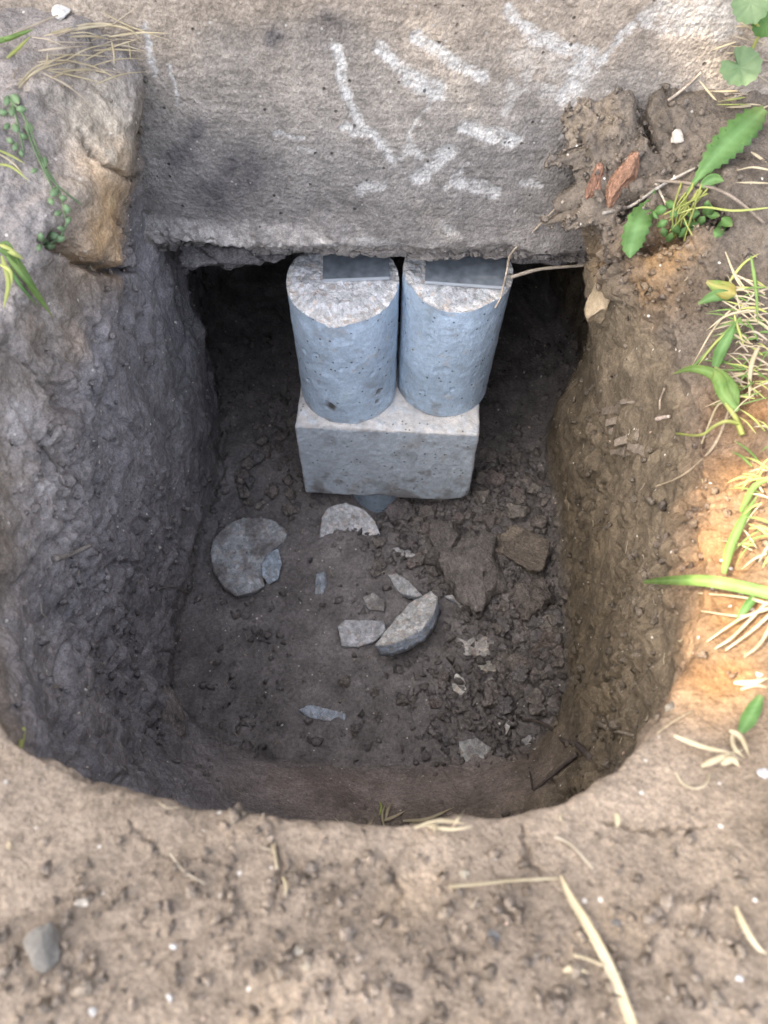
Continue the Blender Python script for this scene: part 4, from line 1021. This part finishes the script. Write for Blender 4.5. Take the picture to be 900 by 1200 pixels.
# --- green plants, left
tuft('grass_tuft', (12, 310), [([(0, 292), (18, 305), (40, 340), (62, 372)], 13, 'grass'), ([(2, 300), (10, 330), (4, 362)], 8, 'grass_yel'), ([(8, 300), (28, 325), (52, 352)], 9, 'grass'), ([(0, 310), (12, 318), (14, 335)], 6, 'grass_yel'), ([(0, 286), (15, 296), (28, 304)], 9, 'grass_yel'),
     ([(10, 312), (22, 332), (45, 360)], 6, 'leaf'), ([(0, 285), (12, 288), (30, 330)], 5, 'grass')], 'bright green grass tuft at the left edge', 'grass tuft', .012)
tuft('grass_tuft', (10, 45), [([(-4, 50), (18, 42), (40, 34)], 7, 'grass'), ([(8, 68), (22, 56), (36, 42)], 5, 'grass_yel'), ([(-4, 46), (12, 44), (25, 40)], 5, 'grass')], 'few green grass blades at the upper left edge', 'grass tuft', .01)
tuft('grass_tuft', (8, 185), [([(-4, 175), (12, 182), (30, 192)], 4, 'grass_yel'), ([(-4, 192), (14, 196), (34, 212)], 4, 'grass_yel'), ([(-2, 180), (14, 190), (28, 205)], 3, 'straw')], 'yellowish thin grass blades at the left edge', 'grass tuft', .008)
def small_leaf(parent, px, py, size, ang, mat, lift=.006):
    e = (math.cos(ang), math.sin(ang)); a = pt(px - e[0] * size / 2, py - e[1] * size / 2, lift); b = pt(px, py, lift + .002); c = pt(px + e[0] * size / 2, py + e[1] * size / 2, lift)
    blade('leaf', None, size * random.uniform(.55, .8), 0, mat, parent=parent, pts=[a, b, c], prof=(.2, .8, 1, .85, .15), n_=8, rows=2)
cp = empty('clover_plant', pt(45, 190), 'trailing grey-green clover plant on the left bank', 'plant')
for path in ([(10, 115), (30, 140), (48, 185), (70, 225), (78, 262)], [(48, 185), (60, 210), (95, 240)], [(78, 262), (70, 278), (50, 290)], [(14, 120), (22, 150), (28, 178)], [(30, 140), (38, 170), (62, 222)]):
    tube('stem', path, 2.6, 1.8, .006, None, None, 'leaf_pale', parent=cp)
for px, py in ((8, 118), (18, 116), (14, 130), (4, 132), (25, 128), (18, 150), (8, 148), (28, 160), (18, 172), (25, 180), (12, 165), (34, 150), (64, 225), (74, 232), (60, 236), (78, 245), (68, 250), (80, 258), (72, 268), (62, 276), (52, 284), (46, 290), (58, 288), (48, 278), (70, 280), (40, 200), (52, 190)):
    small_leaf(cp, px, py, random.uniform(9, 14), random.uniform(0, 6.28), 'leaf_pale')
# --- green plants, right
dp = empty('dandelion_plant', pt(800, 222), 'dandelion with two long green leaves hanging over the soil bank at upper right', 'plant')
blade('leaf', [(805, 226), (824, 200), (845, 176), (872, 150), (896, 128)], 34, [.006, .018, .028, .032, .03], 'leaf', parent=dp, prof=(.08, .18, .5, .85, 1, 1, .8, .3), n_=26, serr=.14, fold=.2)
blade('leaf', [(768, 222), (760, 240), (748, 262), (740, 288), (738, 302)], 28, [.008, .012, .016, .016, .012], 'leaf', parent=dp, prof=(.08, .12, .6, 1, 1, .9, .55, .12), n_=24, serr=.12, fold=.2)
blade('leaf', [(822, 218), (836, 210), (848, 212)], 14, .012, 'leaf', parent=dp, n_=10)
kp = empty('clover_plant', pt(795, 250), 'bushy little clover with thin pale stems below the dandelion leaf', 'plant')
rs = np.random.default_rng(21)
for k in range(16):
    x1, y1 = 785 + rs.uniform(-8, 30), 262 + rs.uniform(-18, 22); x0, y0 = 812 + rs.uniform(-14, 20), 222 + rs.uniform(-8, 10)
    tube('stem', [(x0, y0), ((x0 + x1) / 2 + rs.uniform(-6, 3), (y0 + y1) / 2), (x1, y1)], 2.4, 1.8, [.012, .02, .014], None, None, 'grass_yel', parent=kp)
for px, py in ((778, 272), (785, 278), (792, 268), (776, 262), (808, 262), (816, 266), (822, 258), (830, 246), (836, 252), (828, 240), (846, 265), (852, 260), (842, 272), (768, 252), (774, 246), (800, 272), (790, 250), (812, 250), (786, 240)):
    small_leaf(kp, px, py, rs.uniform(10, 17), rs.uniform(0, 6.28), 'leaf', .016)
def round_leaf(parent, px, py, w_px, ang, lift, mat, lobes=7):
    c = pt(px, py, lift); s = m_per_px(c); nr_ = -c / np.linalg.norm(c); nr_ = nr_ + np.array([.15, .1, .35]); nr_ /= np.linalg.norm(nr_)
    u = np.cross(nr_, [0, 1, 0.]); u /= np.linalg.norm(u); w_ = np.cross(nr_, u); n_ = 56
    v, f = [], []
    rr = (.02, .3, .6, .82, 1.0)
    for k in rr:
        for i in range(n_):
            a = 2 * math.pi * i / n_; notch = 1 - .75 * math.exp(-((a - math.pi) / .28) ** 2)
            r_ = w_px * s / 2 * k * notch * (1 + .05 * k * math.cos(lobes * 2 * a) + .05 * math.sin(2 * a + 1))
            b = a + ang
            v.append(c + u * r_ * math.cos(b) + w_ * r_ * math.sin(b) + nr_ * s * w_px * (.10 * k * k + .025 * k * math.cos(lobes * a)))
    v = np.array(v); f = grid_faces(len(rr), n_, True).tolist()
    o = len(v); v = np.concatenate([v, v - nr_ * .0004]); f += [[q + o for q in reversed(g_)] for g_ in f]
    obj('leaf', v, f, M[mat], None, parent)
gp = empty('mallow_plant', pt(880, 40), 'low plant with two round scalloped leaves at the top right corner', 'plant')
round_leaf(gp, 867, 79, 44, 2.2, .03, 'leaf_pale'); round_leaf(gp, 880, 3, 46, 1.2, .03, 'leaf_pale'); round_leaf(gp, 897, 28, 30, .2, .02, 'leaf')
tube('stem', [(880, 62), (888, 45), (896, 40)], 4, 3, .02, None, None, 'grass_yel', parent=gp); tube('stem', [(884, 25), (892, 35), (898, 42)], 4, 3, .02, None, None, 'grass_yel', parent=gp)
st = []
for k in range(22):
    x0, y0 = rs.uniform(862, 905), rs.uniform(30, 130); a = rs.normal(math.pi, .5); l_ = rs.uniform(15, 40)
    st.append(([(x0, y0), (x0 + l_ * .5 * math.cos(a), y0 + l_ * .5 * math.sin(a)), (x0 + l_ * math.cos(a), y0 + l_ * math.sin(a) + rs.uniform(-3, 6))], rs.uniform(2, 3.5), rs.choice(['straw', 'straw', 'grass_yel', 'straw_dull'])))
tuft('dry_grass_mat', (885, 80), st, 'dry grass litter under the round leaves at the top right', 'dry grass', .004)
st = [([(905, 243), (860, 247), (820, 243), (780, 256)], 3.4, 'grass_yel'), ([(905, 200), (882, 196), (862, 200)], 3, 'straw'), ([(905, 215), (880, 214), (862, 214)], 3, 'straw'), ([(880, 178), (892, 186), (902, 195)], 4, 'straw'), ([(820, 95), (834, 112), (840, 118)], 3, 'straw')]
tuft('straw_tuft', (870, 235), st, 'single long yellow stalk and short straws right of the dandelion leaf', 'dry grass', .012)
# big grass clump at the right edge
st = []
for k in range(95):
    x0, y0 = rs.uniform(868, 910), rs.uniform(330, 470); a = math.pi + rs.normal(-.15, .55); l_ = rs.uniform(20, 62)
    x1, y1 = x0 + l_ * math.cos(a), y0 - l_ * math.sin(a) * .8
    st.append(([(x0, y0), ((x0 + x1) / 2 + rs.uniform(-4, 4), (y0 + y1) / 2 - rs.uniform(0, 7)), (x1, y1)], rs.uniform(1.5, 3.8), rs.choice(['straw', 'straw', 'grass', 'grass_yel', 'straw_dull'])))
st += [([(848, 340), (870, 310), (890, 297)], 4, 'grass_yel'), ([(850, 295), (862, 325), (872, 342)], 3, 'straw'), ([(880, 300), (886, 340), (888, 380)], 5, 'grass'), ([(840, 345), (862, 340), (905, 336)], 4, 'straw'),
       ([(868, 372), (845, 395), (820, 422), (800, 438)], 5, 'grass'), ([(862, 385), (840, 400), (815, 432)], 4, 'grass_yel'), ([(872, 350), (840, 380), (810, 430)], 3, 'straw'), ([(890, 405), (880, 430), (878, 470)], 7, 'straw')]
tuft('grass_clump', (885, 400), st, 'tangled green and straw coloured grass clump at the right edge', 'grass clump', .014)
wd = empty('broad_grass_plant', pt(860, 475), 'broad bladed green grass shoot bending over the right wall', 'plant')
blade('leaf', [(864, 482), (848, 462), (838, 440), (812, 432), (788, 438)], 15, [.016, .03, .034, .03, .022], 'grass', parent=wd, prof=(.5, .9, 1, .8, .5, .06), n_=20)
blade('leaf', [(862, 478), (856, 460), (845, 445), (838, 430)], 22, [.016, .028, .034, .036], 'grass', parent=wd, prof=(.35, .8, 1, .8, .1), n_=16)
blade('leaf', [(838, 430), (845, 410), (856, 390), (862, 378)], 14, [.03, .03, .028, .02], 'leaf', parent=wd, prof=(.6, 1, .9, .5, .1), n_=16)
tube('stem', [(866, 496), (850, 494), (836, 500), (820, 510), (792, 508)], 5, 3, [.014, .022, .024, .022, .014], None, None, 'grass_yel', parent=wd)
tube('stem', [(870, 510), (862, 490), (848, 470)], 7, 5, [.01, .016, .026], None, None, 'grass_yel', parent=wd)
tube('stem', [(848, 470), (838, 480), (822, 520)], 3, 2, [.026, .022, .014], None, None, 'straw', parent=wd)
blade('leaf', [(862, 345), (850, 340), (828, 330)], 20, [.02, .024, .02], 'leaf_red', parent=wd, prof=(.2, .9, 1, .7, .2), n_=10)
blade('leaf', [(860, 348), (840, 346), (818, 356)], 14, [.018, .02, .016], 'leaf', parent=wd, prof=(.2, .9, 1, .7, .2), n_=10)
# sunlit grass lower right
st = [([(848, 672), (856, 640), (872, 606), (888, 580)], 14, 'grass'), ([(868, 600), (884, 570), (905, 560)], 10, 'grass')]
for k in range(34):
    x0, y0 = rs.uniform(880, 910), rs.uniform(500, 650); a = rs.uniform(2.2, 4.2); l_ = rs.uniform(15, 42)
    st.append(([(x0, y0), (x0 + l_ * .5 * math.cos(a), y0 - l_ * .5 * math.sin(a) - 3), (x0 + l_ * math.cos(a), y0 - l_ * math.sin(a))], rs.uniform(1.8, 4.4), rs.choice(['grass_yel', 'grass_yel', 'straw', 'grass'])))
tuft('grass_clump', (890, 600), st, 'sunlit yellow-green grass clump on the right rim', 'grass clump', .012)
lp = empty('broad_grass_plant', pt(900, 695), 'long bright green blade lying flat over the right rim with dry roots below', 'plant')
blade('blade', [(908, 697), (870, 688), (830, 681), (790, 680), (754, 682)], 15, [.012, .024, .034, .044, .05], 'grass', parent=lp, prof=(1, 1, 1, .9, .75, .3), n_=24)
blade('blade', [(862, 730), (874, 712), (884, 700)], 10, .012, 'leaf', parent=lp, prof=(.2, .8, 1, .8))
for path in ([(902, 708), (870, 700), (818, 695)], [(904, 712), (868, 725), (828, 752), (795, 776)], [(905, 718), (880, 740), (850, 762)], [(895, 715), (868, 722), (822, 716)], [(905, 730), (890, 755), (872, 770)], [(900, 705), (860, 745), (838, 760)]):
    tube('root_strand', path, 4.5, 1.8, [.01, .012, .006], None, None, 'straw', parent=lp)
blade('grass_shoot', [(868, 858), (880, 838), (892, 815)], 18, .01, 'leaf', 'single soft green blade above the dry straw tuft', 'grass blade', prof=(.4, 1, .9, .4))

# --- tiny straw flecks nobody could count
def flecks(n_, wgt, label, seed, mat='straw', lmin=.004, lmax=.016):
    rn = np.random.default_rng(seed); pr = wgt * (K < 4.5) * (K >= 0) + wgt * (K < 0) * 1.0
    G = V.reshape(NRW, NT_, 3); du = np.linalg.norm(np.roll(G, -1, 1) - G, axis=-1); dv = np.zeros_like(du); dv[:-1] = np.linalg.norm(G[1:] - G[:-1], axis=-1)
    pr = pr * (du * dv).ravel(); pr /= pr.sum(); vs, fs = [], []
    for i in rn.choice(len(V), n_, p=pr):
        a = rn.normal(size=3); a -= Nn[i] * (a @ Nn[i]) * .9; a /= np.linalg.norm(a); l_ = rn.uniform(lmin, lmax) * rn.uniform(.5, 1); c = V[i] + Nn[i] * .0015; b = np.cross(a, Nn[i]); b /= np.linalg.norm(b) + 1e-9
        w_ = rn.uniform(.0003, .0008); s = len(vs); bend = b * rn.normal() * l_ * .15
        for q, e in ((-1, 0), (0, 1), (1, 0)):
            for m_ in ((1, 0), (-1, 0), (0, 1)): vs.append(c + a * q * l_ / 2 + bend * e + b * m_[0] * w_ + Nn[i] * m_[1] * w_)
        fs += [[s + x_ for x_ in g_] for g_ in grid_faces(3, 3, True).tolist()]
    put('straw_litter', mesh_of('straw_litter', np.array(vs), fs, M[mat], smooth=False), label=label, kind='stuff')
flecks(420, topm * .9 + floorm * .5 + wallm * .35, 'tiny straw and root flecks scattered over the soil', 5)
flecks(300, topm * .3 + floorm * .6 + wallm * .6, 'tiny dull root hairs scattered over the soil', 6, 'straw_dull', .006, .022)

# ================================================================== ADDED TREE, OUT OF VIEW ON THE LEFT, TO SHADE THE PIT
spot = np.array([hit(868, 640)[0], hit(872, 560)[0], hit(864, 720)[0], hit(885, 690)[0], hit(885, 600)[0], hit(842, 785)[0]])
gap_r = np.array([.038, .036, .036, .036, .046, .022])
tc = np.array([0.05, .5, -.7]) + SUN_DIR * 3.6
rn = np.random.default_rng(77); NL = 15000
cl_c = rn.normal(size=(90, 3)); cl_c /= np.linalg.norm(cl_c, axis=1)[:, None]; cl_c *= (rn.random(90) ** .4)[:, None] * 1.25
lc = tc + cl_c[rn.integers(0, 90, NL)] * np.array([1, 1, .85]) + rn.normal(size=(NL, 3)) * .2
side1 = np.cross(SUN_DIR, [0, 0, 1]); side1 /= np.linalg.norm(side1); side2 = np.cross(SUN_DIR, side1)
keep = np.ones(NL, bool)
for s_, r_ in zip(spot, gap_r):
    e = lc - s_; d1, d2 = e @ side1, e @ side2
    keep &= (np.hypot(d1, d2) > r_ + .018)  # leaves cleared along the sun's path to shape the lit patch
lc = lc[keep]; NL = len(lc)
ax = rn.normal(size=(NL, 3)); ax /= np.linalg.norm(ax, axis=1)[:, None]; bx = np.cross(ax, rn.normal(size=(NL, 3))); bx /= np.linalg.norm(bx, axis=1)[:, None]
sz = rn.uniform(.030, .045, (NL, 1))
lv = np.stack([lc - ax * sz, lc + bx * sz * .55, lc + ax * sz, lc - bx * sz * .55], 1).reshape(-1, 3)
troot = empty('added_shade_tree', (tc[0] - .2, tc[1] - .1, -.46), 'added leafy tree out of view, shading the pit around one sun patch', 'tree')
obj('crown', lv, np.arange(NL * 4).reshape(-1, 4), M['crown'], None, troot, smooth=False)
tv, tf = tube_geo([troot.location[:], (tc[0] - .15, tc[1] - .08, .5), (tc[0] - .05, tc[1], 1.4), tuple(tc + np.array([0, 0, .5]))], .13, .03, 30, 12, .2, 3)
obj('trunk', tv, tf, M['bark'], np.full((len(tv), 3), .1), troot)
for k in range(7):
    a = k * .9; st_ = np.array([tc[0] - .05, tc[1], 1.2 + .12 * k]); en = tc + np.array([math.cos(a), math.sin(a), .3 * math.sin(3 * a)]) * .9
    bv_, bf_ = tube_geo([tuple(st_), tuple((st_ + en) / 2 + np.array([0, 0, .1])), tuple(en)], .035, .008, 14, 8, .2, k)
    obj('limb', bv_, bf_, M['bark'], np.full((len(bv_), 3), .1), troot)
